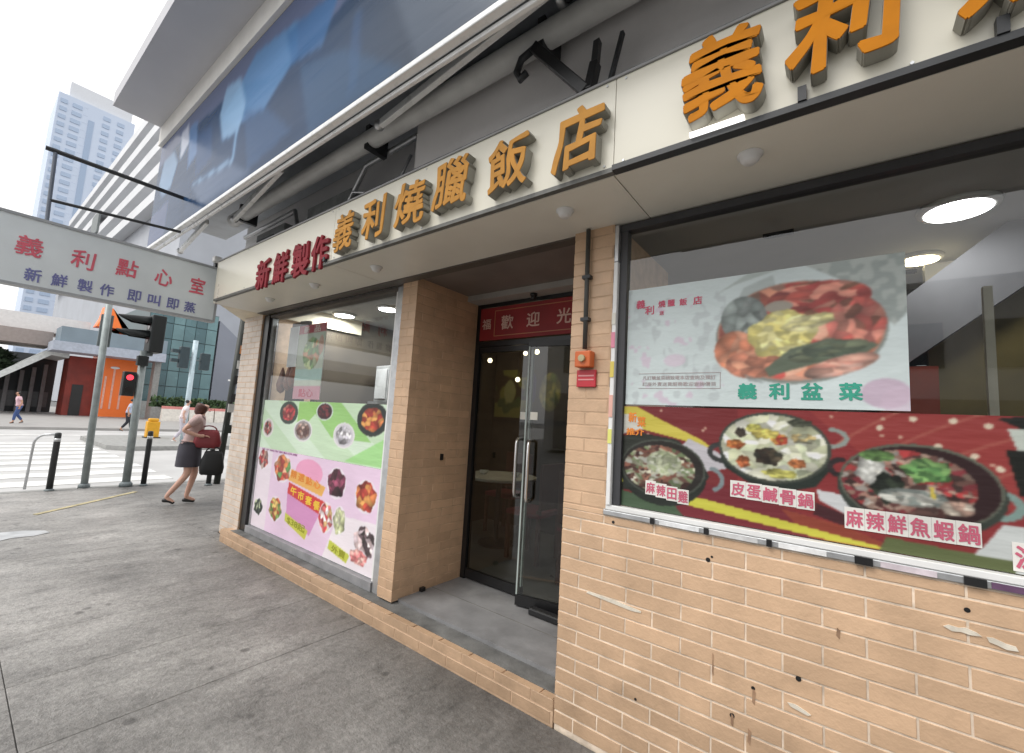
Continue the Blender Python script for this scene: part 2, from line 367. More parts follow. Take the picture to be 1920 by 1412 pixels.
def slab(x0, x1, y0, y1, z=0.):
    w, d = round(x1-x0-.004, 3), round(y1-y0-.004, 3)
    if (w, d) not in SLAB:
        c = .002; a, b = w/2, d/2
        vs = [(-a,-b,-.05),(a,-b,-.05),(a,b,-.05),(-a,b,-.05),(-a,-b,-c),(a,-b,-c),(a,b,-c),(-a,b,-c),(-a+c,-b+c,0),(a-c,-b+c,0),(a-c,b-c,0),(-a+c,b-c,0)]
        fs = [(8,9,10,11)]+[(i,(i+1)%4,4+(i+1)%4,4+i) for i in range(4)]+[(4+i,4+(i+1)%4,8+(i+1)%4,8+i) for i in range(4)]
        me = bpy.data.meshes.new('paving_slab'); me.from_pydata(vs, [], fs); me.materials.append(M_conc); SLAB[(w, d)] = me
    o = bpy.data.objects.new('paving_slab', SLAB[(w, d)]); link(o, pave); o.location = ((x0+x1)/2+4, (y0+y1)/2, z+random.uniform(-.0015, .0)); return o
for i in range(len(xs)-1):
    for (y0, y1) in ((-2.2,.36),(.36,2.016)): slab(xs[i+1], xs[i], y0, y1)
for x0, x1 in ((-7.84,-5.88),(-9.815,-7.84)):
    for k in range(5): slab(x0, x1, 2.016+k*2.2, 2.016+(k+1)*2.2)
slab(-5.876, -5.502, 2.018, 2.126)
kerb = thing('kerb', (-9.9, 4, 0), None, None); kerb['kind'] = 'structure'
for k in range(20): obj('kerb_stone', MB().box(-9.98, -9.825, -2.2+k*.92, -2.2+k*.92+.91, -.15, .004), M_kerb, kerb, bevel=.01)
for k in range(9): obj('kerb_stone', MB().box(-9.82+k*1.7, -9.82+k*1.7+1.69, -2.36, -2.205, -.15, .004), M_kerb, kerb, bevel=.01)
M_yel = mat('yellow_line_paint', (.46,.40,.24), .7, var=.25, scale=9, stain=.4)
structure('yellow_line', MB().prism([(-7.93,.86),(-7.99,.83),(-9.15,2.02),(-9.10,2.07)], 2, .002, .0065), M_yel)
structure('pavement_patch', MB().prism([(-6.75,.33),(-6.98,.36),(-7.12,.50),(-7.10,.68),(-6.98,.84),(-6.86,.86),(-6.78,.74),(-6.80,.58),(-6.70,.45)], 2, .002, .0055), mat('pale_patch', (.46,.47,.48), .35, var=.2, scale=6))  # irregular paler patch on the paving
structure('far_pavement', MB().box(-75, -28.4, -60, 60, -.15, 0), mat('far_paving', (.33,.32,.31), .7, var=.1, scale=1.5))
isl = structure('traffic_island', MB().prism([(-17.6,3.6),(-18.2,3.2),(-22.4,3.2),(-23,3.6),(-23,16),(-17.6,16)], 2, -.15, .02), M_kerb)

# ------------------------------------------------------------ tan tiled masonry
BR = {}
def tile(parent, m, along, a0, a1, z0, z1, plane, th=.012, sgn=-1, deep=0.):
    """one tile on a vertical face; along 'x' (face at Y=plane, looking -Y) or 'y' (face at X=plane, looking sgn)"""
    w, h = round(a1-a0, 3), round(z1-z0, 3); key = (along, w, h, m.name, sgn, th)
    if w < .012: return
    if key not in BR:
        c = .0016; vs = []
        for (d, e) in ((0, 0), (th-c, 0), (th, c)):
            for (p, q) in ((-1,-1),(1,-1),(1,1),(-1,1)):
                a = p*(w/2-e); z = q*(h/2-e)
                vs.append((a, -d, z) if along == 'x' else (sgn*d, a, z))
        fs = [(8,9,10,11)]+[(i,(i+1)%4,4+(i+1)%4,4+i) for i in range(4)]+[(4+i,4+(i+1)%4,8+(i+1)%4,8+i) for i in range(4)]
        me = bpy.data.meshes.new('brick'); me.from_pydata(vs, [], fs); me.materials.append(m); BR[key] = me
    o = bpy.data.objects.new('brick', BR[key]); link(o, parent); O = ORG[parent.name]; ca = (a0+a1)/2; cz = (z0+z1)/2
    jog = random.uniform(-.0006, .0006)
    p = Vector((ca, plane+jog, cz)) if along == 'x' else Vector((plane+jog, ca, cz)); o.location = p-O
def coursing(parent, m, along, a0, a1, z0, z1, plane, ref=-.19, refz=.0845, sgn=-1, holes=(), L=.248, Hh=.0675, g=.007):
    k0 = int(math.floor((z0-refz)/Hh))-1
    for k in range(k0, k0+80):
        zb, zt = refz+k*Hh+g/2, refz+(k+1)*Hh-g/2
        zb2, zt2 = max(zb, z0), min(zt, z1)
        if zt2-zb2 < .012: continue
        off = ref+(L/2 if k % 2 else 0); j = int(math.floor((a0-off)/L))-1
        while off+j*L < a1:
            x0, x1 = max(off+j*L+g/2, a0), min(off+(j+1)*L-g/2, a1); j += 1
            if x1-x0 > .015: tile(parent, m, along, x0, x1, zb2, zt2, plane, sgn=sgn)
wall = thing('brick_wall', (.3, 2.1, 0), 'tan brick-tiled low wall with white grout, chips and screw holes under the food banner window', 'wall')
obj('masonry', MB().box(-1.16, 3.2, 2.0225, 2.3, -.1, 1.072), M_grout, wall)
coursing(wall, M_tile, 'x', -1.165, 1.75, .004, 1.066, 2.032)
# chips, holes and mortar smears
for (x, z) in ((-.44,.985),(-.455,.970),(.306,.995),(-.883,1.045),(-.14,.62),(-.287,.53),(-.36,.40),(.44,.77),(-.75,.30)):
    obj('screw_hole', MB().tube([(x,2.0185,z),(x,2.0235,z)], random.uniform(.005,.0095), 8), M_blackf, wall)
M_plas = mat('mortar_smear', (.70,.64,.54), .8, var=.15, scale=30)
for pts in ([(-1.01,.684),(-.90,.676),(-.78,.668),(-.735,.672),(-.735,.68),(-.85,.69),(-1.0,.694)], [(.25,.930),(.262,.938),(.285,.936),(.30,.941),(.325,.934),(.335,.926),(.31,.922),(.29,.925),(.27,.921)], [(.345,.928),(.36,.930),(.385,.922),(.405,.920),(.41,.908),(.385,.905),(.365,.912),(.35,.915)], [(-.175,.526),(-.15,.529),(-.12,.520),(-.103,.512),(-.112,.506),(-.14,.511),(-.165,.516)]):
    obj('mortar_smear', MB().prism(pts, 1, 2.0165, 2.0205), M_plas, wall)
M_brown = mat('brown_drip', (.34,.21,.13), .6, var=.3, scale=30)
for (x, z0, z1, w) in ((-.432,.53,.60,.003),(-.285,.48,.52,.006),(-.36,.37,.40,.005),(-.30,.33,.37,.006),(-.02,.81,.83,.006)):
    obj('drip_stain', MB().prism([(x-w,z0),(x+w*.6,z0-.01),(x+w,z1),(x-w*.5,z1+.008)], 1, 2.0178, 2.0202), M_brown, wall)
# narrow pier beside the door
pier = thing('brick_pier', (-1.06, 2.1, 1.07), 'narrow tan tiled pier between the glass door and the large window, carrying a conduit', 'pillar')
obj('masonry', MB().box(-1.16, -.93, 2.0218, 2.9, 1.07, 2.575), M_grout2, pier)
coursing(pier, M_tile, 'x', -1.165, -.925, 1.07, 2.57, 2.032)
obj('reveal', MB().box(-1.168, -1.161, 2.03, 2.88, .15, 2.575), M_tile, pier)
# thick pillar left of the door
pil = thing('tiled_pillar', (-2.7, 2.4, .14), 'thick tan tiled pillar standing between the menu poster window and the door recess', 'pillar')
obj('masonry', MB().box(-2.79, -2.6218, 2.1318, 2.9, .14, 2.6), M_grout2, pil)
coursing(pil, M_tile, 'x', -2.795, -2.62, .15, 2.58, 2.142, ref=-2.7)
coursing(pil, M_tile, 'y', 2.131, 2.86, .15, 2.58, -2.632, ref=2.2, sgn=1)
obj('door_bell', MB().box(-2.618, -2.608, 2.505, 2.535, 1.15, 1.20), M_blackf, pil)
obj('cable_gland', MB().box(-2.618, -2.59, 2.39, 2.43, .152, .18), M_blackf, pil)
# corner pillar
cpil = thing('corner_pillar', (-5.6, 2.3, 0), 'pale tiled corner pillar with a black edge at the far end of the shopfront', 'pillar')
obj('masonry', MB().box(-5.84, -5.3518, 2.1318, 2.8, 0, 2.6), M_grout2, cpil)
coursing(cpil, M_tile2, 'x', -5.85, -5.35, .01, 2.58, 2.142, ref=-5.6)
coursing(cpil, M_tile, 'y', 2.131, 2.19, .14, 2.58, -5.362, ref=2.2, sgn=1)

# riser and ledge
st = thing('entrance_step', (-3.3, 2.1, 0), 'long low step with a tan tiled front edge running along the shopfront to the door', 'step')
obj('core', MB().box(-5.5, -1.17, 2.0222, 2.2, -.05, .118), M_grout2, st)
coursing(st, M_tile, 'x', -5.5, -1.172, .002, .062, 2.032, Hh=.0675, refz=.0)
coursing(st, M_tile, 'x', -5.5, -1.172, .0655, .122, 2.032, Hh=.0675, refz=.0)
x = -5.5
while x < -1.2:
    w = min(.246, -1.174-x); obj('top_tile', MB().box(x+.003, x+w-.003, 2.021, 2.065, .118, .124), M_tile, st); x += .25
obj('ledge', MB().box(-5.36, -1.171, 2.068, 2.19, .10, .126), mat('ledge_cement', (.15,.15,.145), .7, var=.35, scale=7, bump=.4, stain=.4), st)
lobby = structure('lobby_floor', MB().box(-2.62, -1.171, 2.192, 2.88, .02, .15), mat('grey_floor_tile', (.25,.25,.255), .42, var=.2, scale=5, stain=.25, bump=.1))
obj('joint_line', MB().box(-2.62, -1.18, 2.52, 2.526, .1502, .1512), M_joint, lobby)

# ------------------------------------------------------------ canopy soffit, fascia sign
cy = thing('canopy_soffit', (-1, 1.9, 2.56), 'cream underside of the shop canopy with flush panels above the windows and door', 'canopy')
for (a, b) in ((-5.3,-2.953),(-2.947,-.753),(-.747,1.45),(1.456,3.2)):
    obj('soffit_panel', MB().box(a, b, 1.605, 2.045, 2.56, 2.60), M_cream, cy)
obj('edge_trim', MB().box(-5.3, 3.2, 2.047, 2.128, 2.552, 2.60), mat('brown_trim', (.10,.085,.07), .5), cy)
obj('corner_return', MB().prism([(-5.303,1.66),(-5.303,3.4),(-6.2,3.4),(-6.2,2.3)], 2, 2.565, 2.80), mat('cream_return', (.74,.66,.5), .5), cy)
obj('roof_slab', MB().box(-5.28, 3.2, 1.72, 2.3, 2.605, 2.85), M_greywall, cy)
for (x, y) in ((-1.08,1.76),(-.26,1.74),(-2.68,1.79),(-3.55,1.79),(-4.46,1.82),(.62,1.75)):
    d = obj('ceiling_lamp', MB().lathe((x,y,2.525), [(.0,0),(.022,.001),(.033,.012),(.036,.026),(.045,.030),(.045,.0355)], 20), M_white, None, smooth=True)
    tag(d, {-1.08:'white dome lamp on the soffit above the pier beside the door', -.26:'white dome lamp on the soffit under the first large gold character', -2.68:'white dome lamp on the soffit above the thick tiled pillar', -3.55:'white dome lamp on the soffit under the small gold characters near the maroon ones', -4.46:'white dome lamp on the soffit nearest the corner pillar', .62:'white dome lamp on the soffit past the second large gold character'}[x], 'lamp', 'dome lamps under the canopy')
sg = thing('fascia_sign', (-1, 1.6, 2.56), 'long cream fascia sign board with raised gold and maroon Chinese characters', 'sign')
for (a, b) in ((-5.2,-2.94),(-2.937,-.745),(-.742,1.4),(1.403,3.2)):
    obj('board', MB().box(a, b, 1.58, 1.60, 2.585, 2.985), M_board, sg)
obj('back_box', MB().box(-5.19, 3.2, 1.6005, 1.72, 2.605, 2.98), M_greywall, sg)
obj('bottom_channel', MB().box(-5.2, -.745, 1.574, 1.602, 2.562, 2.583), mat('grey_channel', (.13,.13,.12), .5, var=.3, scale=9), sg)
obj('bottom_channel', MB().box(-.742, 3.2, 1.560, 1.602, 2.560, 2.583), M_darkmet, sg)
obj('top_trim', MB().box(-5.2, 3.2, 1.572, 1.603, 2.986, 2.998), mat('grey_trim', (.28,.28,.28), .5), sg)
obj('end_cap', MB().box(-5.215, -5.202, 1.578, 1.72, 2.57, 2.99), M_board, sg)
for x, h in ((-.084,.05),(.354,.05),(.80,.05),(-3.0,.03)):
    obj('clip', MB().box(x-.012, x+.012, 1.555, 1.579, 2.584, 2.584+h), M_darkmet, sg)
obj('lamp_batten', MB().box(-.43, -.25, 1.545, 1.572, 2.584, 2.598), emat('batten_glow', (1,.98,.95), .9), sg)
for x in (-4.9,-4.45,-2.98,-2.90,-1.95,-.785,-.70,.18,.66,1.2):
    for z in (2.60, 2.97): obj('screw_head', MB().tube([(x,1.5795,z),(x,1.576,z)], .005, 8), M_alu, sg)
obj('cable', MB().tube([(-4.9,1.59,3.006),(-3.6,1.585,3.004),(-2.4,1.59,3.012),(-1.2,1.585,3.004),(-.2,1.59,3.008),(1.4,1.585,3.004)], .006, 6), M_blackf, sg)
for ch, x, z, w, h in (('新',-4.04,2.66,.26,.27),('鮮',-3.71,2.665,.26,.27),('製',-3.375,2.665,.27,.28),('作',-3.085,2.67,.24,.27)):
    lettering('character', ch, x, z, w, h, .018, 1.579, M_redlet, sg, offset=.022, brush=.02)
def fat(ch, x, z, w, h, m, off, shear=.06, depth=.055, rot=0):
    s = lettering('character_back', ch, x, z, w, h, depth-.004, 1.579, M_side, sg, offset=off+.004, brush=.045, shear=shear, rot=rot)
    lettering('character', ch, x, z, w*.992, h*.992, .005, 1.579-depth+.004, m, sg, offset=off, brush=.045, shear=shear, rot=rot)
for ch, x, z, w, h in (('義',-2.71,2.735,.23,.27),('利',-2.37,2.745,.24,.27),('燒',-2.015,2.75,.27,.27),('臘',-1.67,2.775,.27,.27),('飯',-1.278,2.755,.25,.27),('店',-.895,2.745,.24,.28)):
    fat(ch, x, z, w, h, M_gold2, .017)
for ch, x, z, w, h in (('義',-.318,2.772,.262,.305),('利',.022,2.79,.275,.31),('燒',.42,2.79,.29,.31),('臘',.86,2.79,.29,.31),('飯',1.3,2.79,.28,.31)):
    fat(ch, x, z, w, h, M_gold, .024, depth=.06)

# ------------------------------------------------------------ band above the sign: cladding, dark recess, awning, bracket
clad = thing('cladding_wall', (.4, 1.8, 2.86), 'smooth grey metal cladding wall panel above the gold sign, behind the black bracket', 'wall')
for (a, b) in ((-2.26,.1),(.104,1.6),(1.604,3.2)): obj('panel', MB().box(a, b, 1.725, 1.745, 2.9, 3.62), M_greywall, clad)
obj('back', MB().box(-2.255, 3.2, 1.747, 2.0, 2.86, 3.7), M_dark, clad)
structure('upper_wall', MB().box(-5.9, 3.2, 2.05, 9.3, 2.86, 9.0), M_greywall)
structure('upper_ceiling', MB().box(-6.58, 3.2, 1.30, 2.04, 3.705, 3.8), mat('upper_ceiling_grey', (.45,.48,.52), .6))
M_ac = mat('ac_grey', (.22,.23,.23), .6, var=.25, scale=8, stain=.4)
for (x, y, z, w, d, h, lab) in ((-4.55,1.78,2.86,.62,.24,.42,'dusty grey air conditioner box in the dark recess nearest the corner, above the maroon characters'), (-3.5,1.8,2.86,.7,.22,.46,'dusty grey air conditioner box in the dark recess beside the grey cladding')):
    a = thing('air_conditioner', (x, y, z), lab, 'air conditioner', 'air conditioners in the recess above the sign')
    obj('casing', MB().box(x-w/2, x+w/2, y, y+d, z, z+h), M_ac, a, bevel=.012)
    for i in range(7): obj('fin', MB().box(x-w/2+.04, x+w/2-.2, y-.008, y-.001, z+.06+i*.045, z+.075+i*.045), M_darkmet, a)
    obj('fan_guard', MB().tube([(x+w*.28,y-.004,z+h/2),(x+w*.28,y-.014,z+h/2)], .08, 16), M_darkmet, a)
pb = obj('pipe_run', MB().tube([(-5.1,1.76,3.30),(-4.0,1.76,3.32),(-3.9,1.76,3.1),(-3.1,1.76,3.14),(-2.9,1.76,3.4),(-2.3,1.76,3.42)], .022, 8).tube([(-3.2,1.75,2.92),(-3.0,1.73,3.2),(-2.5,1.74,3.05),(-2.35,1.76,3.3)], .012, 8), M_alu, None, smooth=True)
tag(pb, 'bent grey pipes running through the dark recess above the small gold characters', 'pipes')
aw = thing('awning_frame', (-2, 1.3, 2.9), 'retracted awning frame with white front rail, folding arms and grey roller tube over the sign', 'awning')
obj('front_rail', MB().box(-6.58, 2.4, 1.238, 1.285, 3.266, 3.302).box(-6.58, 2.4, 1.286, 1.31, 3.238, 3.264), M_whitemet, aw, bevel=.006)
obj('roller_tube', MB().tube([(-5.0,1.60,3.40),(-.30,1.60,3.42)], .062, 16), mat('roller_grey', (.66,.66,.64), .4, var=.12), aw, smooth=True)
obj('hood', MB().box(-5.0, -.3, 1.60, 1.70, 3.47, 3.50), mat('hood_grey', (.5,.5,.5), .5), aw)
for p, q in (((-.5,1.36,3.405),(-2.30,1.46,3.315)), ((-3.40,1.36,3.325),(-4.55,1.46,3.25)), ((-4.95,1.36,3.28),(-5.95,1.42,3.20))):
    obj('folding_arm', MB().bar(p, q, .035, .05), M_whitemet, aw, bevel=.006)
    obj('arm_joint', MB().sphere(q, .035), M_alu, aw, smooth=True)
for x in (-2.6, -1.15, -4.75): obj('end_bracket', MB().box(x-.02, x+.02, 1.56, 1.724, 3.33, 3.5), M_darkmet, aw)
hk = thing('sign_bracket', (-1, 1.6, 3.0), 'thick black V-shaped bracket bolted between the roller tube and the sign top', 'bracket')
obj('strut', MB().bar((-1.17,1.55,3.33),(-.90,1.60,3.01), .05, .055, up=(0,1,0)), M_blackf, hk, bevel=.005)
obj('strut', MB().bar((-.885,1.60,3.005),(-.87,1.62,3.15), .04, .05, up=(0,1,0)), M_blackf, hk, bevel=.005)
obj('stay', MB().bar((-.872,1.62,3.14),(-.885,1.66,3.30), .03, .03, up=(0,1,0)), M_darkmet, hk)
obj('hook', MB().tube([(-1.17,1.55,3.33),(-1.25,1.55,3.31),(-1.275,1.55,3.25),(-1.25,1.55,3.20),(-1.21,1.55,3.22)], .018, 10), M_darkmet, hk, smooth=True)
ey = thing('pulley_hook', (-.98, 1.55, 3.36), 'dark round pulley hanging from the grey cladding at the end of the awning tube', 'pulley')
obj('wheel', MB().tube([(-.99,1.52,3.50),(-.95,1.52,3.50)], .045, 16), M_darkmet, ey, smooth=True)
obj('cover', MB().tube([(-1.03,1.53,3.50),(-1.0,1.53,3.50)], .05, 16), M_alu, ey, smooth=True)
rod = obj('stay_rod', MB().bar((-.76,1.66,3.28),(-.80,1.62,3.0), .016, .022, up=(0,1,0)), M_darkmet); tag(rod, 'thin dark stay rod leaning on the cladding beside the black V-shaped bracket', 'rod')
rod = obj('cable_hook', MB().tube([(-.06,1.68,2.99),(.02,1.68,3.03),(.03,1.68,3.12),(.03,1.68,3.4)], .012, 8), M_blackf); tag(rod, 'bent black cable rising from the sign top above the second large gold character', 'cable')
lw = obj('corner_flood_lamp', MB().box(-5.32,-5.25,1.55,1.62,3.0,3.06), M_white, bevel=.008); tag(lw, 'small white lamp box on the outer top corner of the fascia sign', 'lamp')

# ------------------------------------------------------------ slab, beam and blue banner above
slb = thing('balcony_slab', (-1, 1.5, 4.6), 'grey concrete slab with a pale beam projecting high over the pavement', 'balcony')
obj('slab', MB().box(-6.61, 3.2, .77, 2.04, 4.837, 5.0), mat('grey_render', (.55,.55,.58), .7, var=.06, scale=1.2, stain=.1), slb)
obj('beam', MB().box(-6.61, 3.2, 1.214, 1.32, 4.595, 4.836), mat('pale_render', (.82,.80,.76), .6, var=.06), slb)
bb = Print(-5.43, 3.0, 2.985, 4.045, 420, (62,98,144))  # pale shapes and tone shifts on this board are painted sky reflections
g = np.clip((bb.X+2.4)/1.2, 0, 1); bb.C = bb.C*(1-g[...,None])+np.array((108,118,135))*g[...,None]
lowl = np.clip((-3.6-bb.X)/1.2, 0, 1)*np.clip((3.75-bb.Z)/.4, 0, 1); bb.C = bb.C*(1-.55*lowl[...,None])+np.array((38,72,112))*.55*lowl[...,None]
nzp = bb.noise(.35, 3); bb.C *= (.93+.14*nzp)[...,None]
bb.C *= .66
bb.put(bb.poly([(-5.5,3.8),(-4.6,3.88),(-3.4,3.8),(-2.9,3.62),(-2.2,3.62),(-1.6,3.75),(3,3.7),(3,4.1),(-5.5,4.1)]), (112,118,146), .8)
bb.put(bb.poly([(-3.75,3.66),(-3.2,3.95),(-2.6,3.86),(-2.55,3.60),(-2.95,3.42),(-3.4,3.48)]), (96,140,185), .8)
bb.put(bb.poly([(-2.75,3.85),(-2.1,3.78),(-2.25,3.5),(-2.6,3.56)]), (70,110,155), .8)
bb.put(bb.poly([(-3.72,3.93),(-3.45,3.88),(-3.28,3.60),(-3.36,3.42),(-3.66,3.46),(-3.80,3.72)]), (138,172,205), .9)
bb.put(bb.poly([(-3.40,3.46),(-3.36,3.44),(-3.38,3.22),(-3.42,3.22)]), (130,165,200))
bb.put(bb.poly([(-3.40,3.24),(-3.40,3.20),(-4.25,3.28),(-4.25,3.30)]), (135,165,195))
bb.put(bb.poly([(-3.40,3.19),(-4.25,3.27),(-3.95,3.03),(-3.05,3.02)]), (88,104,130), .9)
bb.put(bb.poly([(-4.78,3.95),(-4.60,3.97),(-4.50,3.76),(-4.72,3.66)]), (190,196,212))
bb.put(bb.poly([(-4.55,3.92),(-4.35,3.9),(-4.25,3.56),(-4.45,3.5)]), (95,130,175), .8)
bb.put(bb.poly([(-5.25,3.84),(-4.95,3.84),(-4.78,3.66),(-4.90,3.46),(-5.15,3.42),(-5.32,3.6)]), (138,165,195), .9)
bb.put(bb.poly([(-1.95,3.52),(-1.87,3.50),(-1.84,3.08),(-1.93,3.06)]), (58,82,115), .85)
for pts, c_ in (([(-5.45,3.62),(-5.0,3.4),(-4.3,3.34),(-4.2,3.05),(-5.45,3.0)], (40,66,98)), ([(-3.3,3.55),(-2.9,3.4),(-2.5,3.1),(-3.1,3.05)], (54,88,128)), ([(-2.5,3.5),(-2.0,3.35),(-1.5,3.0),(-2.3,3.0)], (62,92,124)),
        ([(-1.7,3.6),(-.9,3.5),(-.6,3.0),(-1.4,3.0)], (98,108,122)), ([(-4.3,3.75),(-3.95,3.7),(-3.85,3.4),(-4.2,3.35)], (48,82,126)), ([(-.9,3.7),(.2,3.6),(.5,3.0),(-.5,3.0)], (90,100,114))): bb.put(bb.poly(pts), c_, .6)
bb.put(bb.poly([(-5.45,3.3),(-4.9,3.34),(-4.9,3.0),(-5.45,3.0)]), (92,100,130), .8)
ban = thing('banner_board', (-1, 1.25, 3.3), 'long glossy blue banner board with painted pale sky reflections hanging below the balcony slab', 'banner')
bb.X *= 1.2136; bb.Z = 1.5+(bb.Z-1.5)*1.2136        # painted reflections scaled up from the layout to the board
bb.build('painted_reflection_face', 1.25, ban, pmat('glossy_reflection_paint', .25, .08), smoothn=2, sat=1.1, lift=0)
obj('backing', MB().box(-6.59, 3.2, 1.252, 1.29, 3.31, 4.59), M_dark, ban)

# ------------------------------------------------------------ projecting sign at the corner
bl = thing('projecting_sign', (-5.4, .8, 2.38), 'white projecting sign box with red and blue Chinese characters at the shop corner', 'sign')
obj('box', MB().box(-5.44, -5.362, -.10, 1.64, 2.39, 2.945), mat('sign_acrylic', (.68,.73,.75), .4, var=.05, scale=4), bl)
M_fr = mat('sign_frame_grey', (.33,.345,.36), .45)
obj('frame', MB().box(-5.452, -5.352, -.12, 1.66, 2.945, 2.968).box(-5.452, -5.352, -.12, 1.66, 2.367, 2.389).box(-5.452, -5.352, 1.641, 1.66, 2.39, 2.944).box(-5.452,-5.352,-.12,-.101,2.39,2.944), M_fr, bl)
for ch, y, z, w in (('義',.28,2.712,.155),('利',.60,2.706,.15),('點',.90,2.725,.15),('心',1.18,2.72,.14),('室',1.465,2.72,.13)):
    lettering('character', ch, y, z, w, .165, .003, -5.361, mat('pink_red_letter', (.66,.12,.17), .5), bl, face='+X', offset=.014, brush=.03, shear=.05)
for ch, y in zip('新鮮製作即叫即蒸', (.325,.48,.64,.785,.98,1.13,1.28,1.425)):
    lettering('small_character', ch, y, 2.478, .098, .11, .003, -5.361, mat('blue_letter', (.16,.17,.38), .5), bl, face='+X', offset=.016)
obj('rod', MB().tube([(-5.4,.27,3.60),(-5.4,1.25,3.60)], .020, 8), M_darkmet, bl)
obj('rod', MB().tube([(-5.4,.34,3.16),(-5.4,1.27,3.24)], .014, 8), M_darkmet, bl)
obj('rod', MB().tube([(-5.4,.35,2.96),(-5.4,.33,3.60)], .014, 8), mat('rod_grey', (.16,.18,.22), .5), bl)
obj('clamp', MB().box(-5.43,-5.37,1.6,1.72,2.97,3.05), M_darkmet, bl)

# ------------------------------------------------------------ right window
GL = glassmat('shop_glass', (.93,.95,.95))
rw = thing('shop_window', (.3, 2.06, 1.07), 'large shop window with aluminium sill over the tan brick-tiled wall', 'window')
obj('sill_rail', MB().box(-.935, 3.2, 2.012, 2.075, 1.074, 1.098), M_alu, rw, bevel=.003)
obj('sill_edge', MB().box(-.94, 3.2, 2.02, 2.06, 1.0985, 1.122), M_white, rw, bevel=.003)
obj('side_rail', MB().box(-.924, -.902, 2.012, 2.06, 1.123, 2.35), M_white, rw, bevel=.003)
obj('side_rail', MB().box(-.924, -.902, 2.012, 2.06, 2.352, 2.548), M_alu, rw, bevel=.003)
obj('inner_frame', MB().box(-.900, -.862, 2.035, 2.085, 1.125, 2.545), mat('charcoal_frame', (.045,.045,.05), .45), rw)
obj('head_rail', MB().box(-.900, 3.2, 2.03, 2.09, 2.515, 2.549), mat('charcoal_frame', (.045,.045,.05), .45), rw)
obj('mullion', MB().box(1.02, 1.06, 2.03, 2.09, 1.123, 2.513), mat('charcoal_frame', (.045,.045,.05), .45), rw)
obj('pane', MB().box(-.861, 1.019, 2.056, 2.062, 1.124, 2.514), GL, rw)
obj('pane', MB().box(1.061, 3.2, 2.056, 2.062, 1.124, 2.514), GL, rw)
# objects standing on the sill outside: dark clips and pale stickers
for i, (x, w) in enumerate(((-.70,.018),(-.47,.018),(-.24,.018),(.03,.05),(.30,.05))):
    obj('clip', MB().box(x, x+w, 2.003, 2.0115, 1.074, 1.10), M_blackf, rw)
for (x0, x1, c) in ((-.66,-.49,(.78,.79,.80)),(-.45,-.27,(.62,.62,.62)),(-.20,-.05,(.80,.80,.80)),(.10,.24,(.66,.58,.62)),(.36,.7,(.12,.06,.12))):
    obj('sticker', MB().box(x0, x1, 2.0085, 2.0115, 1.077, 1.096), mat('sticker_%.2f_%.2f' % c[:2], c, .5, var=.2, scale=25), rw)
for (z0, z1, c) in ((1.55,1.66,(.75,.42,.35)),(1.75,1.83,(.72,.58,.12)),(1.9,1.98,(.7,.25,.35)),(2.02,2.08,(.72,.70,.62)),(1.42,1.49,(.75,.75,.2))):
    obj('sticker', MB().box(-.9235, -.9035, 2.0085, 2.0115, z0, z1), mat('edge_sticker_%.2f' % c[1], c, .5), rw)

# upper poster: bowl of food
P1 = Print(-.855, .195, 1.618, 2.20, 300, (206,222,222))
X, Z = P1.X, P1.Z
n1 = P1.noise(.05, 1); n2 = P1.noise(.022, 2)
P1.C = P1.C*(.95+.08*P1.noise(.2,3))[...,None]
P1.put((n1 > .66) & (n2 > .45) & (X < -.40), (178,190,192), .75); P1.put((n1 < .2) & (n2 > .5) & (X < -.38), (206,176,200), .7)
P1.put(P1.ell(-.62,1.83,.05,.03), (214,186,208), .7)
P1.put(P1.poly([(-.12,2.21),(.2,2.21),(.2,1.98),(.16,1.93),(.08,2.02),(0,2.13)]), (140,152,148))
mm = P1.poly([(-.12,2.21),(.2,2.21),(.2,1.98),(.16,1.93),(.08,2.02),(0,2.13)]); P1.put(mm & (n2 > .55), (172,182,176), .8)
P1.put(P1.poly([(-.36,2.16),(-.16,2.21),(-.30,2.21),(-.45,2.12)]), (158,172,166), .8)
P1.put(P1.poly([(-.33,2.14),(-.22,2.18),(-.2,2.08),(-.4,2.0)]), (150,162,158), .6)
P1.put(P1.ell(-.148,1.928,.292,.212), (120,128,120)); P1.put(P1.ell(-.148,1.934,.285,.205), (176,116,92))
P1.food(-.148,1.934,.280,.200, [(196,96,62),(204,120,86),(170,66,48),(150,96,76),(210,140,110),(186,52,44)], 90, 5)
P1.food(-.07,2.06,.17,.07, [(178,58,46),(150,40,36),(196,110,88),(110,60,40)], 40, 6)
P1.food(-.33,2.0,.09,.10, [(120,132,128),(140,150,146),(100,112,108)], 25, 9)
P1.food(-.36,1.86,.085,.09, [(222,128,86),(212,110,70),(228,140,100)], 16, 7, rot=.4)
P1.food(-.30,1.80,.10,.06, [(220,134,96),(208,112,78)], 14, 8)
P1.food(.05,1.95,.09,.10, [(190,66,56),(206,112,90),(120,60,44),(200,90,76)], 24, 12)
P1.put(P1.ell(-.20,2.04,.05,.025), (150,140,124))
P1.food(-.19,1.925,.125,.095, [(212,200,110),(200,188,96),(222,212,130),(190,176,84)], 60, 10, rot=.2, wob=.12, streak=4)
P1.food(-.10,1.965,.09,.03, [(206,196,116),(220,210,140)], 20, 14, wob=.1, rot=.2)
P1.put(P1.poly([(-.25,1.78),(-.16,1.86),(-.03,1.895),(.10,1.87),(.115,1.86),(.05,1.81),(-.06,1.80),(-.18,1.765),(-.235,1.745)]), (74,88,66))
P1.food(-.04,1.845,.13,.035, [(70,86,62),(96,108,76),(52,66,50)], 30, 15, rot=.2)
P1.food(0,1.785,.12,.035, [(220,160,140),(214,144,120),(200,120,100)], 20, 16, rot=.3)
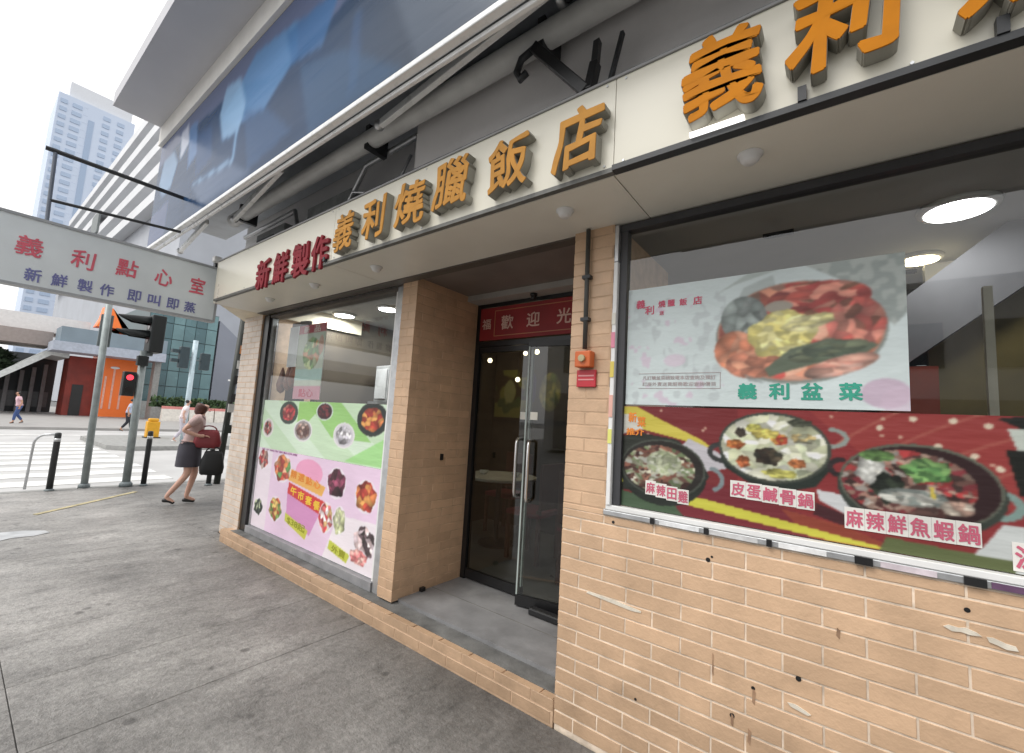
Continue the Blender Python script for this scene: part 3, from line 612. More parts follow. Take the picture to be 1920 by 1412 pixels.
P1.put(P1.ell(.13,1.68,.07,.055), (196,164,190), .9); P1.put(P1.ell(.165,1.65,.05,.05), (206,176,200), .7)
P1.put(P1.poly([(-.33,1.76),(-.29,1.745),(-.25,1.72),(-.31,1.73)]), (110,120,118), .7)
p1 = thing('poster', (-.33, 2.07, 1.618), 'pale poster of a round seafood platter with yellow centre in the large window', 'poster')
P1.build('printed_sheet', 2.0535, p1, pmat('poster_print', .4, .3), smoothn=3, lift=.20, sat=.85)
obj('backing', MB().box(-.855, .195, 2.0540, 2.0550, 1.618, 2.20), M_white, p1)
M_rose = mat('rose_ink', (.62,.10,.17), .6); M_green = mat('green_ink', (.04,.34,.24), .6); M_grayink = mat('grey_ink', (.42,.34,.34), .6)
for ch, x in zip('義利盆菜', (-.315,-.20,-.09,.03)): lettering('character', ch, x, 1.686, .072, .068, .0015, 2.0522, M_green, p1, offset=.03)
for ch, x, z, h in (('義',-.79,2.12,.045),('利',-.745,2.085,.045),('燒',-.685,2.11,.035),('臘',-.64,2.11,.035),('飯',-.585,2.108,.035),('店',-.52,2.108,.04),('送',-.685,2.065,.022)):
    lettering('character', ch, x, z, h, h, .0015, 2.0522, M_rose, p1, offset=.02)
for r, t in enumerate(('凡訂購盆菜請致電本店查詢及預訂', '訂座外賣送貨服務歡迎查詢價目')):
    lettering('text_line', t, -.605, 1.748-.030*r, .33, .019, .0015, 2.0522, M_grayink, p1, offset=.005)
obj('frame_line', MB().box(-.79,-.42,2.0518,2.0524,1.768,1.770).box(-.79,-.42,2.0518,2.0524,1.697,1.699).box(-.422,-.42,2.0518,2.0524,1.699,1.768), M_grayink, p1)

# lower banner: three pots
P2 = Print(-.925+.065, 1.015, 1.126, 1.61, 440, (150,40,42))
X, Z = P2.X, P2.Z
# rays in the red ground
r = np.hypot((X-.95)*.8, Z-.78); st_ = np.abs(((r*11) % 1)-.5)
P2.put((st_ < .05) & (X > -.02) & (Z > 1.38) & (r > .45), (205,140,110), .65)
P2.put(X < -.35, (120,32,36), .6); P2.put(P2.poly([(-.1,1.61),(.5,1.61),(.45,1.3),(.1,1.42)]), (176,58,52), .6)
rr = np.random.RandomState(4)
for i in range(34):
    cx, cz = rr.uniform(-.75,.9), rr.uniform(1.4,1.6); P2.put(P2.ell(cx, cz, .006, .006), (226,180,150), .9)
for cx, cz in ((.11,1.555),(.20,1.59),(.30,1.588),(.38,1.575),(.345,1.475),(.26,1.50),(.40,1.44)): P2.put(P2.ell(cx, cz, .011, .010), (240,222,190), .95)
P2.put(P2.poly([(-.87,1.61),(-.80,1.61),(-.70,1.56),(-.50,1.47),(-.44,1.43),(-.62,1.47),(-.87,1.52)]), (232,212,66))
P2.put(P2.poly([(-.87,1.57),(-.80,1.57),(-.76,1.50),(-.87,1.47)]), (232,228,214))
P2.put(P2.poly([(-.55,1.47),(-.43,1.42),(-.36,1.36),(-.48,1.33),(-.60,1.41)]), (210,205,212))
P2.put(P2.poly([(-.87,1.46),(-.76,1.48),(-.60,1.46),(-.50,1.38),(-.46,1.31),(-.50,1.25),(-.87,1.20)]), (40,44,36))
P2.put(P2.poly([(-.87,1.31),(-.845,1.31),(-.84,1.24),(-.87,1.24)]), (220,214,50))
P2.put(P2.poly([(-.56,1.24),(-.47,1.28),(-.33,1.26),(.0,1.18),(.3,1.126),(-.62,1.126)]), (128,34,44))
P2.put(P2.poly([(-.2,1.22),(.0,1.19),(.2,1.126),(-.1,1.126)]), (170,70,40), .7)
P2.put(P2.poly([(-.565,1.205),(-.50,1.215),(-.30,1.190),(0,1.150),(.2,1.127),(-.02,1.127),(-.35,1.155),(-.55,1.175)]), (228,222,60))
P2.put(P2.poly([(-.86,1.20),(-.60,1.16),(-.57,1.126),(-.87,1.126)]), (70,96,66))
P2.put(P2.poly([(-.08,1.31),(.02,1.30),(.03,1.22),(-.07,1.27)]), (222,224,226))
P2.put(P2.poly([(-.08,1.26),(.04,1.22),(.0,1.19),(-.09,1.215)]), (70,28,34))
# pot 1
P2.put(P2.ell(-.672,1.305,.200,.150), (34,40,34)); P2.put(P2.ell(-.672,1.325,.195,.132), (70,76,66)); P2.put(P2.ell(-.672,1.325,.186,.124), (38,34,30))
P2.food(-.685,1.320,.165,.108, [(90,60,50),(190,186,160),(120,70,56),(150,150,120),(70,40,36),(200,200,186),(140,90,70),(110,126,84)], 170, 21, streak=5)
P2.food(-.66,1.35,.08,.055, [(178,184,150),(200,204,180),(150,160,120)], 50, 22, streak=6)
for a in np.linspace(-1.2, 1.5, 30): P2.put(P2.ell(-.455+.045*math.cos(a), 1.30+.045*math.sin(a), .009, .009), (130,146,150))
# pot 2
for a in np.linspace(-1.5, 1.5, 30): P2.put(P2.ell(-.035+.05*math.cos(a), 1.508+.032*math.sin(a), .008, .008), (150,160,152))
for a in np.linspace(1.5, 4.7, 30): P2.put(P2.ell(-.41+.05*math.cos(a), 1.42+.035*math.sin(a), .010, .010), (52,54,54))
P2.put(P2.poly([(-.42,1.42),(-.40,1.36),(-.30,1.30),(-.18,1.285),(-.08,1.32),(-.04,1.38),(-.03,1.46)]), (34,44,38))
P2.put(P2.ell(-.228,1.457,.197,.142), (64,70,60)); P2.food(-.228,1.457,.186,.132, [(206,208,176),(216,216,192),(196,200,160),(222,222,206),(188,196,160)], 90, 23)
for (cx, cz, rx, rz, pal) in ((-.36,1.46,.035,.02,[(216,120,50),(196,90,40)]),(-.20,1.49,.03,.022,[(200,70,44),(226,150,60)]),(-.29,1.53,.03,.02,[(216,210,90)]),(-.25,1.51,.05,.02,[(226,206,90)]),(-.24,1.42,.05,.035,[(60,46,36),(90,76,56),(50,50,40)]),(-.33,1.39,.025,.025,[(206,100,50)]),(-.14,1.40,.03,.018,[(214,118,60)]),(-.34,1.51,.02,.02,[(70,60,48)]),(-.12,1.50,.04,.02,[(150,150,120),(220,190,120)]),(-.20,1.355,.06,.018,[(206,200,90)]),(-.13,1.56,.04,.015,[(80,84,66)])):
    P2.food(cx, cz, rx, rz, pal, 14, int(cx*100) % 97, wob=.15)
# pot 3
for a in np.linspace(-1.5, 1.5, 30): P2.put(P2.ell(.395+.045*math.cos(a), 1.325+.038*math.sin(a), .012, .010), (128,160,152))
for a in np.linspace(1.5, 4.7, 30): P2.put(P2.ell(.0+.035*math.cos(a), 1.40+.03*math.sin(a), .009, .009), (44,34,36))
P2.put(P2.ell(.20,1.345,.215,.150), (50,58,50)); P2.put(P2.ell(.20,1.362,.208,.142), (96,100,84)); P2.put(P2.ell(.20,1.360,.200,.134), (44,22,24))
P2.food(.175,1.362,.175,.118, [(100,66,58),(150,120,104),(126,40,46),(170,160,150),(80,44,40),(140,100,86),(60,40,36),(176,50,50)], 230, 24, streak=3)
P2.food(.085,1.40,.045,.05, [(222,222,214),(200,198,186)], 16, 25, wob=.2); P2.food(.13,1.345,.045,.05, [(24,30,24),(44,54,40)], 16, 26, wob=.2)
P2.food(.23,1.415,.06,.04, [(92,150,76),(120,170,90),(70,120,60)], 30, 27, wob=.2, streak=5); P2.food(.10,1.455,.05,.02, [(96,140,70)], 14, 28)
P2.food(.19,1.32,.09,.03, [(150,150,140),(120,130,124),(190,190,180)], 30, 29, streak=5); P2.food(.30,1.30,.04,.025, [(216,200,180),(190,150,130)], 14, 30)
P2.put(P2.poly([(.235,1.36),(.245,1.36),(.25,1.325),(.24,1.325)]), (230,200,60))
# right end: black pot lid shape and pale ground
P2.put(P2.poly([(.40,1.27),(1.02,1.27),(1.02,1.126),(.30,1.126),(.36,1.2)]), (216,222,220)); P2.put(P2.poly([(.12,1.175),(.42,1.16),(.42,1.126),(.1,1.126)]), (96,108,60))
P2.put(P2.poly([(.40,1.60),(.46,1.61),(.9,1.61),(.9,1.56),(.45,1.57)]), (20,22,18)); P2.put(P2.poly([(.42,1.57),(.9,1.57),(.9,1.50),(.44,1.50)]), (206,216,204))
P2.put(P2.poly([(.415,1.50),(.9,1.50),(.9,1.36),(.44,1.36)]), (20,22,18)); P2.food(.72,1.36,.2,.13, [(120,60,40),(190,150,90),(90,110,60),(200,190,160)], 120, 33, streak=3)
P2.C *= .88
p2 = thing('banner', (0, 2.07, 1.126), 'red banner printed with three hot pots along the bottom of the large window', 'banner')
P2.build('printed_sheet', 2.0530, p2, pmat('poster_print', .4, .3))
obj('backing', MB().box(-.86, 1.015, 2.0535, 2.0550, 1.126, 1.61), M_white, p2)
M_hp = mat('dull_pink_ink', (.56,.12,.19), .6); M_lab = mat('label_white', (.74,.72,.68), .6); M_or = mat('orange_ink', (.75,.24,.03), .6)
def caption(text, x0, x1, z0, z1, h):
    n = len(text); w = (x1-x0)/n
    for i, ch in enumerate(text):
        x = x0+(i+.5)*w; z = z0+(z1-z0)*(i+.5)/n
        obj('caption_plate', MB().box(x-w*.495, x+w*.495, 2.0508, 2.0518, z-h*.62, z+h*.62), M_lab, p2)
        lettering('character', ch, x, z, w*.86, h, .0012, 2.0500, M_hp, p2, offset=.022)
caption('麻辣田雞', -.742, -.545, 1.232, 1.205, .052); caption('皮蛋鹹骨鍋', -.378, -.085, 1.275, 1.262, .055); caption('麻辣鮮魚蝦鍋', .004, .352, 1.222, 1.225, .062)
caption('滋味', .415, .56, 1.18, 1.17, .07)
for i, ch in enumerate('新菜'): lettering('character', ch, -.815+.045*i, 1.555-.02*i, .042, .05, .0012, 2.0520, M_or, p2, offset=.03)
lettering('character', '推介', -.80, 1.485, .09, .035, .0012, 2.0520, M_or, p2, offset=.03)

# conduit and red fire alarm sign
cd = thing('conduit', (-1.07, 2.0, 1.85), 'dark grey vertical cable conduit running down the tan pier to the red alarm box', 'conduit')
obj('pipe', MB().tube([(-1.072,1.998,2.555),(-1.065,1.998,1.9)], .0125, 10), mat('conduit_grey', (.06,.06,.055), .5), cd, smooth=True)
for z in (2.28, 2.05): obj('clamp', MB().box(-1.093,-1.047,1.985,2.019,z,z+.018), M_darkmet, cd)
al = thing('alarm_box', (-1.05, 2.0, 1.68), 'small red and orange alarm box with a red notice under the conduit on the pier', 'alarm')
obj('box', MB().box(-1.105,-1.015,1.965,2.019,1.80,1.885), mat('orange_box', (.60,.13,.03), .4), al, bevel=.006)
obj('button', MB().tube([(-1.06,1.965,1.845),(-1.06,1.95,1.845)], .018, 14), M_yel, al)
obj('plate', MB().box(-1.11,-1.0,2.005,2.019,1.70,1.79), mat('red_plate', (.50,.025,.04), .4), al, bevel=.003)
obj('plate_line', MB().box(-1.10,-1.01,2.0035,2.0048,1.735,1.742).box(-1.10,-1.01,2.0035,2.0048,1.755,1.763), mat('pale_red', (.7,.3,.3), .5), al)

# ------------------------------------------------------------ left window
lwn = thing('menu_window', (-4.1, 2.2, .13), 'tall shop window covered by green and pink menu posters between the two pillars', 'window')
obj('side_frame', MB().box(-5.35,-5.22,2.15,2.26,.127,2.549), M_blackf, lwn)
obj('inner_frame', MB().box(-5.218,-5.19,2.18,2.24,.2,2.52), M_alu, lwn)
obj('right_frame', MB().box(-2.905,-2.80,2.165,2.24,.127,2.549), M_alu, lwn)
obj('edge_strip', MB().box(-2.93,-2.907,2.172,2.235,.2,2.515), M_white, lwn)
obj('head', MB().box(-5.218,-2.907,2.16,2.26,2.522,2.549), mat('brown_trim', (.10,.085,.07), .5), lwn)
obj('sill', MB().box(-5.218,-2.907,2.15,2.26,.127,.198), mat('grey_sill', (.25,.25,.26), .5, var=.2, scale=8), lwn, bevel=.004)
obj('pane', MB().box(-5.189,-2.931,2.195,2.2,.2,2.52), GL, lwn)
PG = Print(-5.185,-2.935,1.052,1.575,330,(196,226,186)); X, Z = PG.X, PG.Z
PG.put((X+Z*2) % 1.1 < .5, (214,236,212), .8); w = np.sin(X*3.2+Z*5)
PG.put((w > .55) & (Z > 1.25), (140,206,96), .85); PG.put(PG.poly([(-3.5,1.06),(-2.93,1.3),(-2.93,1.06)]), (150,224,120), .8); PG.put(PG.poly([(-4.4,1.57),(-3.9,1.57),(-4.25,1.33),(-4.4,1.36)]), (142,204,92), .9)
def dish(P, cx, cz, rx, rz, rim, pal, seed, plate=(226,222,224), n=26):
    P.put(P.ell(cx, cz, rx*1.14, rz*1.14), plate); P.put(P.ell(cx, cz, rx, rz), rim); P.food(cx, cz, rx*.8, rz*.8, pal, n, seed, wob=.08)
redp = [(196,60,60),(170,40,48),(214,120,104),(140,52,50)]; brp = [(120,86,78),(150,110,96),(90,60,56),(176,150,140)]; orp = [(220,120,60),(196,66,44),(226,150,70),(170,50,40)]
dish(PG,-4.60,1.452,.17,.105,(52,66,58),redp,41,(52,66,58)); dish(PG,-3.90,1.487,.13,.075,(60,30,34),[(60,30,34),(120,40,46),(40,24,28)],42,(208,224,216))
dish(PG,-3.14,1.445,.19,.125,(40,46,44),orp,43,(46,52,48)); dish(PG,-5.03,1.27,.11,.09,(206,196,190),brp+redp,44); dish(PG,-4.27,1.285,.16,.095,(150,140,140),brp,45); dish(PG,-3.54,1.285,.15,.10,(208,204,212),[(190,186,196),(150,146,150),(214,210,216)],46)
pg = thing('menu_poster', (-4.1, 2.19, 1.05), 'light green menu poster with round dishes in the middle of the tall window', 'poster', 'menu posters on the tall window')
PG.build('printed_sheet', 2.192, pg, pmat('poster_print', .4, .3)); obj('backing', MB().box(-5.185,-2.935,2.1925,2.1945,1.052,1.575), M_white, pg)
PP = Print(-5.185,-2.935,.205,1.05,330,(232,200,228)); X, Z = PP.X, PP.Z
PP.C *= (.97+.06*PP.noise(.3,5))[...,None]; PP.put(PP.poly([(-3.7,.2),(-2.93,.2),(-2.93,.62),(-3.5,.6)]), (240,232,236), .85); PP.put(X < -4.85, (236,228,232), .7)
PP.put(PP.ell(-4.07,.90,.25,.12), (236,150,190)); PP.put(PP.poly([(-4.45,.70),(-3.78,.60),(-3.95,.33),(-4.42,.45)]), (214,130,190), .9)
PP.put(PP.poly([(-4.50,.90),(-4.2,.87),(-3.75,.80),(-3.80,.71),(-4.46,.78)]), (238,170,70)); PP.put(PP.poly([(-4.43,.76),(-3.73,.67),(-3.79,.545),(-4.44,.65)]), (222,48,44))
PP.put(PP.poly([(-4.44,.46),(-3.98,.37),(-4.02,.28),(-4.44,.38)]), (206,206,60)); PP.put(PP.poly([(-3.60,.37),(-3.28,.31),(-3.32,.235),(-3.62,.29)]), (200,208,60))
for cx, cz, rx, rz, pal, sd_ in ((-5.05,.93,.11,.10,redp+brp,51),(-4.60,.88,.17,.13,orp+[(90,150,70),(226,160,120)],52),(-3.58,.86,.14,.12,[(110,40,66),(70,30,40),(150,60,90)],53),(-3.13,.81,.14,.12,orp+[(150,44,36)],54),(-5.05,.42,.10,.08,[(30,40,36),(50,60,50),(180,190,150)],55),(-4.66,.46,.13,.11,[(220,180,90),(210,90,50),(120,160,70)],56),(-3.70,.54,.11,.12,[(226,100,100),(236,220,220),(206,50,60),(240,190,120)],57),(-3.48,.55,.09,.11,[(226,224,190),(200,206,150)],58),(-3.10,.45,.14,.12,[(190,170,176),(90,70,76),(220,190,190),(60,50,50)],59),(-3.16,.32,.12,.06,[(236,170,160),(226,120,120)],60)):
    PP.put(PP.ell(cx, cz, rx*1.1, rz*1.15), (236,228,236), .8); PP.food(cx, cz, rx, rz, pal, 26, sd_, wob=.14)
pp = thing('menu_poster', (-4.1, 2.19, .2), 'pink menu poster with a red price flash at the foot of the tall window', 'poster', 'menu posters on the tall window')
PP.build('printed_sheet', 2.192, pp, pmat('poster_print', .4, .3)); obj('backing', MB().box(-5.185,-2.935,2.1925,2.1945,.205,1.05), M_white, pp)
M_yi = mat('yellow_ink', (.85,.55,.05), .6); M_pt = mat('purple_ink', (.35,.12,.30), .6)
for i, ch in enumerate('午市套餐'): lettering('character', ch, -4.32+.15*i, .685-.022*i, .12, .085, .0012, 2.1915, M_yi, pp, offset=.03)
for i, ch in enumerate('精選點心'): lettering('character', ch, -4.35+.15*i, .845-.013*i, .12, .075, .0012, 2.1915, M_or, pp, offset=.02)
lettering('character', '$38起', -4.21, .385, .36, .075, .0012, 2.1915, mat('olive_ink', (.3,.3,.02), .6), pp, offset=.02, rot=-.1)
lettering('character', '外賣', -3.45, .30, .22, .06, .0012, 2.1915, mat('olive_ink', (.3,.3,.02), .6), pp, offset=.01, rot=-.1)
lettering('character', '早午晚市茶點供應', -4.72, 1.035, .8, .022, .0012, 2.1912, M_pt, pp, offset=.01)
PS = Print(-4.68,-4.13,1.60,2.39,70,(206,214,190)); PS.put(PS.Z > 2.30, (206,50,66)); PS.put(PS.Z < 1.74, (224,140,160)); PS.put((PS.Z < 1.92) & (PS.Z > 1.80), (190,224,214))
PS.food(-4.38,2.08,.17,.17,[(150,180,100),(196,206,140),(214,140,90),(110,150,80)],40,61,streak=4); PS.put(PS.ell(-4.2,2.16,.05,.1), (224,150,120), .8)
ps = thing('scroll_poster', (-4.4, 2.25, 1.6), 'narrow vertical hanging scroll poster with red top and pink foot inside the tall window', 'poster')
PS.build('printed_sheet', 2.25, ps, pmat('poster_print', .4, .3)); obj('backing', MB().box(-4.68,-4.13,2.251,2.256,1.60,2.39), M_white, ps)
for i, ch in enumerate('新品'): lettering('character', ch, -4.52+.22*i, 2.34, .12, .07, .0012, 2.2495, mat('pale_ink',(.8,.7,.6),.6), ps)
lettering('character', '點心', -4.41, 1.665, .3, .09, .0012, 2.2495, M_rose, ps, offset=.02)

# ------------------------------------------------------------ door recess
M_lint = mat('lintel_grey', (.40,.385,.36), .5, var=.06)
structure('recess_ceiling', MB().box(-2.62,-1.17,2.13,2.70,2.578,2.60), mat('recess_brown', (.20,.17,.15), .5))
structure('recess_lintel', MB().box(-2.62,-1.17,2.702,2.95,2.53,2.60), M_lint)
dr = thing('glass_door', (-1.9, 2.85, .15), 'black framed double glass door with long pull handles under a red welcome banner', 'door')
obj('frame', MB().box(-2.618,-2.57,2.84,2.90,.151,2.528).box(-1.23,-1.172,2.84,2.90,.151,2.528).box(-2.569,-1.231,2.84,2.90,2.495,2.528).box(-2.569,-1.231,2.842,2.90,2.14,2.185), M_blackf, dr)
obj('transom_pane', MB().box(-2.568,-1.232,2.868,2.874,2.187,2.493), GL, dr)
GD = glassmat('door_glass', (.62,.65,.63))
def leaf(x0, x1, hx, ang, lab):
    me = []
    l = obj('leaf', MB().box(x0,x1,2.858,2.868,.235,2.09), GD, dr); l['label'] = lab
    subs = [obj('rail', MB().box(x0,x1,2.845,2.881,.162,.234), M_blackf, l), obj('rail', MB().box(x0,x1,2.845,2.881,2.091,2.135), M_blackf, l)]
    hxn = x1-.07 if hx else x0+.07
    subs.append(obj('handle', MB().tube([(hxn,2.86,.92),(hxn,2.79,.92),(hxn,2.785,.95),(hxn,2.785,1.33),(hxn,2.79,1.36),(hxn,2.86,1.36)], .0135, 10), mat('bright_steel', (.8,.8,.8), .22, metal=.9), l, smooth=True))
    subs.append(obj('edge', MB().box((x1-.012) if hx else x0, x1 if hx else x0+.012, 2.852,2.874,.235,2.09), mat('glass_edge', (.45,.52,.5), .3), l))
    subs.append(obj('sticker', MB().box(hxn-.03,hxn+.03,2.8545,2.8575,1.52,1.58), mat('warm_white_sticker', (.85,.83,.75), .5), l))
    if ang:
        # leaf swung slightly outwards about its hinge
        hinge = Vector((x1 if not hx else x0, 2.863, 0)); O = ORG[dr.name]
        R = Matrix.Translation(hinge-O) @ Matrix.Rotation(ang, 4, 'Z') @ Matrix.Translation(-(hinge-O)); l.matrix_local = R
    return l
leaf(-2.568,-1.985,True,0,'closed glass leaf beside the tiled pillar'); leaf(-1.95,-1.235,False,math.radians(11),'glass leaf standing slightly open')
wb = thing('welcome_banner', (-1.9, 2.83, 2.2), 'dark red welcome banner with pale Chinese characters across the top of the glass door', 'banner')
obj('cloth', MB().box(-2.565,-1.235,2.828,2.838,2.195,2.485), mat('red_cloth', (.30,.022,.025), .6, var=.15), wb)
obj('border', MB().box(-2.40,-1.27,2.8255,2.8275,2.225,2.232).box(-2.40,-1.27,2.8255,2.8275,2.448,2.455).box(-2.40,-2.393,2.8255,2.8275,2.233,2.447), mat('dull_gold', (.5,.2,.1), .5), wb)
for ch, x, s in (('福',-2.49,.1),('歡',-2.26,.13),('迎',-1.99,.13),('光',-1.70,.13),('臨',-1.42,.13)): lettering('character', ch, x, 2.34, s, s*.95, .002, 2.8272, mat('pale_pink_ink', (.74,.5,.42), .6), wb, offset=.015)
cc = thing('door_camera', (-1.95, 2.78, 2.49), 'small black security camera under the lintel over the glass door', 'camera')
obj('mount', MB().lathe((-1.95,2.76,2.505), [(.02,0),(.03,.01),(.03,.0245)], 14), M_blackf, cc, smooth=True); obj('lens_housing', MB().sphere((-1.95,2.76,2.50), .022), M_blackf, cc, smooth=True)
yt = obj('yellow_tag', MB().prism([(-1.30,2.52),(-1.26,2.55),(-1.22,2.54),(-1.25,2.50)], 1, 2.690, 2.699), mat('yellow_tag', (.6,.5,.05), .5)); tag(yt, 'tiny yellow paper tag stuck beside the lintel of the door recess', 'tag')
dw = obj('door_wedge', MB().box(-1.78,-1.42,2.66,2.72,.152,.20), M_blackf, bevel=.01); tag(dw, 'dark rubber strip lying on the lobby floor beneath the open glass leaf', 'mat')

# ------------------------------------------------------------ interior
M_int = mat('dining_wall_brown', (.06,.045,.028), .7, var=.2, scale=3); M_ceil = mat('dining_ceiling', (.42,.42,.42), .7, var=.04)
structure('dining_ceiling', MB().box(-5.34,3.2,2.3,9.2,2.75,2.8), M_ceil)
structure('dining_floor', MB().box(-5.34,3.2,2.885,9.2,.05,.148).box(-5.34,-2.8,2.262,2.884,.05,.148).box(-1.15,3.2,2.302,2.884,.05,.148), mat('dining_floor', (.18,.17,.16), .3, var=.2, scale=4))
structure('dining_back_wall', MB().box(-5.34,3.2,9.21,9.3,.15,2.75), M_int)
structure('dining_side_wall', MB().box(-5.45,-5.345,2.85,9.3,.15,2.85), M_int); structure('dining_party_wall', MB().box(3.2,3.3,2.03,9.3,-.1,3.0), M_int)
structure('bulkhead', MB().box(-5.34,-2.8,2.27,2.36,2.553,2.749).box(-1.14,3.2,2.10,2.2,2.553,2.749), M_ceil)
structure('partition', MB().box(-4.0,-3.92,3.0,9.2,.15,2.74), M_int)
def clamp_light(x, y, e, r=.12, col=(1,.95,.86), lab='', down=True):
    t = thing('downlight', (x, y, 2.735), lab, 'lamp', 'ceiling lamps in the dining room')
    obj('trim', MB().lathe((x,y,2.725), [(r*1.05,0),(r*1.2,.004),(r*1.25,.024)], 24), M_white, t, smooth=True)
    obj('lamp_disc', MB().lathe((x,y,2.7215), [(r*.99,0),(r,.003)], 24), emat('lamp_%d' % int(col[2]*100), col, 9), t)
    a = bpy.data.lights.new('lamp_light', 'AREA'); a.shape = 'DISK'; a.size = r*1.8; a.energy = e; a.color = col
    ao = bpy.data.objects.new('lamp_light', a); link(ao, t); ao.location = (0,0,-.03)
clamp_light(.50,3.07,3.2,.13,(1,.98,.96),'large bright round ceiling lamp seen through the large window')
clamp_light(.43,3.82,2.5,.10,(1,.84,.5),'warm yellow ceiling lamp behind the bright one in the large window')
clamp_light(-5.1,3.0,9,.12,(.98,1,1),'round ceiling lamp above the hanging scroll poster in the tall window')
clamp_light(-4.25,3.05,8,.11,(.98,1,.98),'round ceiling lamp near the thick pillar in the tall window')
clamp_light(-4.75,3.75,5,.10,(.98,1,.98),'further ceiling lamp deep behind the tall window')
clamp_light(-2.6,4.0,1.5,.08,(1,.85,.6),'warm ceiling lamp just behind the glass door')
clamp_light(-3.3,3.9,1.8,.08,(1,.8,.5),'warm ceiling lamp deeper behind the glass door')
for (x, y, w, d, lab) in ((-.29,2.98,.16,.05,'dark slot vent in the ceiling left of the bright lamp'),(.30,4.1,.3,.06,'dark slot vent in the ceiling beyond the yellow lamp')):
    v = thing('ceiling_vent', (x,y,2.74), lab, 'vent'); obj('frame', MB().box(x-w/2,x+w/2,y-d/2,y+d/2,2.738,2.7495), M_darkmet, v)
    for i in range(4): obj('slat', MB().box(x-w/2+.01,x+w/2-.01,y-d/2+.008+i*d/4.6,y-d/2+.012+i*d/4.6,2.731,2.7375), M_blackf, v)
g1 = obj('ceiling_grille', MB().box(-.75,.15,2.235,2.26,2.72,2.7495).box(.22,1.6,2.235,2.26,2.72,2.7495), M_blackf); tag(g1, 'long black linear grille in the ceiling just inside the large window', 'grille')
# things behind the big window
structure('stair_soffit', MB().prism([(.25,1.92),(.25,2.32),(.74,2.748),(1.22,2.748)], 1, 3.4, 4.4), mat('soffit_grey', (.11,.11,.12), .6))
structure('service_beam', MB().box(-.5,1.2,4.6,4.8,2.45,2.748), M_blackf)
structure('red_column', MB().box(.18,.42,3.2,3.5,.15,1.93), mat('dark_red_paint', (.26,.035,.015), .5))
structure('olive_partition', MB().box(.42,1.0,3.51,3.6,.15,2.60), mat('olive_panel', (.10,.075,.02), .5, var=.2))
cl_ = obj('curtain_pole', MB().box(.44,.465,2.35,2.38,.15,2.12), mat('pole_beige', (.30,.27,.21), .5)); tag(cl_, 'slim beige upright post inside the large window near the picture edge', 'post')
structure('dim_screen', MB().box(-1.14,.15,5.2,5.3,.15,2.74), mat('screen_brown', (.09,.07,.05), .6))
# kitchen things behind the left window
ct = thing('counter', (-4.1, 3.4, .15), 'brown serving counter with pale back shelf behind the menu posters', 'counter')
obj('front', MB().box(-5.3,-4.02,3.4,3.5,.15,1.62), mat('counter_brown', (.06,.03,.025), .5), ct)
obj('shelf', MB().box(-5.3,-4.02,3.6,3.9,1.62,1.66), M_alu, ct); obj('back_panel', MB().box(-5.33,-4.01,4.2,4.25,.15,2.74), mat('back_green_grey', (.16,.18,.17), .5, var=.3, scale=2), ct)
for i, (x, z, w, h, c) in enumerate(((-4.22,1.66,.30,.42,(.42,.46,.45)),(-4.62,1.66,.3,.3,(.35,.36,.36)),(-5.05,1.66,.3,.5,(.5,.5,.5)))):
    e = thing('steamer_cabinet', (x, 3.7, z), ('pale glazed cabinet on the shelf near the thick pillar','squat grey steamer on the shelf between two cabinets','tall steel cabinet on the shelf near the black frame')[i], 'cabinet')
    obj('body', MB().box(x-w/2,x+w/2,3.62,3.86,z+.001,z+h), mat('steel_%d' % i, c, .35, metal=.3), e, bevel=.01); obj('door_panel', MB().box(x-w/2+.03,x+w/2-.03,3.605,3.618,z+.04,z+h-.05), mat('pane_pale_%d' % i, tuple(min(1,k*1.3) for k in c), .2), e, bevel=.004)
op = obj('orange_post', MB().box(-3.07,-2.90,2.42,2.5,.15,1.98), mat('orange_brown_wood', (.24,.09,.035), .5)); tag(op, 'orange brown wooden post inside the tall window beside the pillar', 'post')
dk = obj('dark_curtain', MB().prism([(-5.18,2.40),(-4.95,2.40),(-4.93,2.37),(-4.80,2.40),(-4.80,2.44),(-5.18,2.46)], 2, 1.3, 2.5), mat('curtain_dark', (.03,.025,.03), .8)); tag(dk, 'dark folded curtain hanging beside the scroll poster in the tall window', 'curtain')
ng = obj('notice_sheet', MB().box(-4.92,-4.72,2.262,2.266,1.95,2.40), mat('paper_white', (.7,.7,.7), .6)); tag(ng, 'white paper notice hanging beside the scroll poster in the tall window', 'notice')
for i, x in enumerate((-5.12,-4.96,-4.86)):
    q = obj('hanging_roast', MB().lathe((x,2.32,1.66+.03*i), [(.005,0),(.04,.03),(.055,.10),(.035,.19),(.02,.26),(.006,.30)], 12), mat('roast_brown', (.20,.06,.03), .35, var=.3, scale=30), smooth=True)
    tag(q, ('roast duck hanging beside the black window frame','roast duck hanging in the middle of three','roast duck hanging closest to the scroll poster')[i], 'roast duck', 'roast ducks in the tall window')
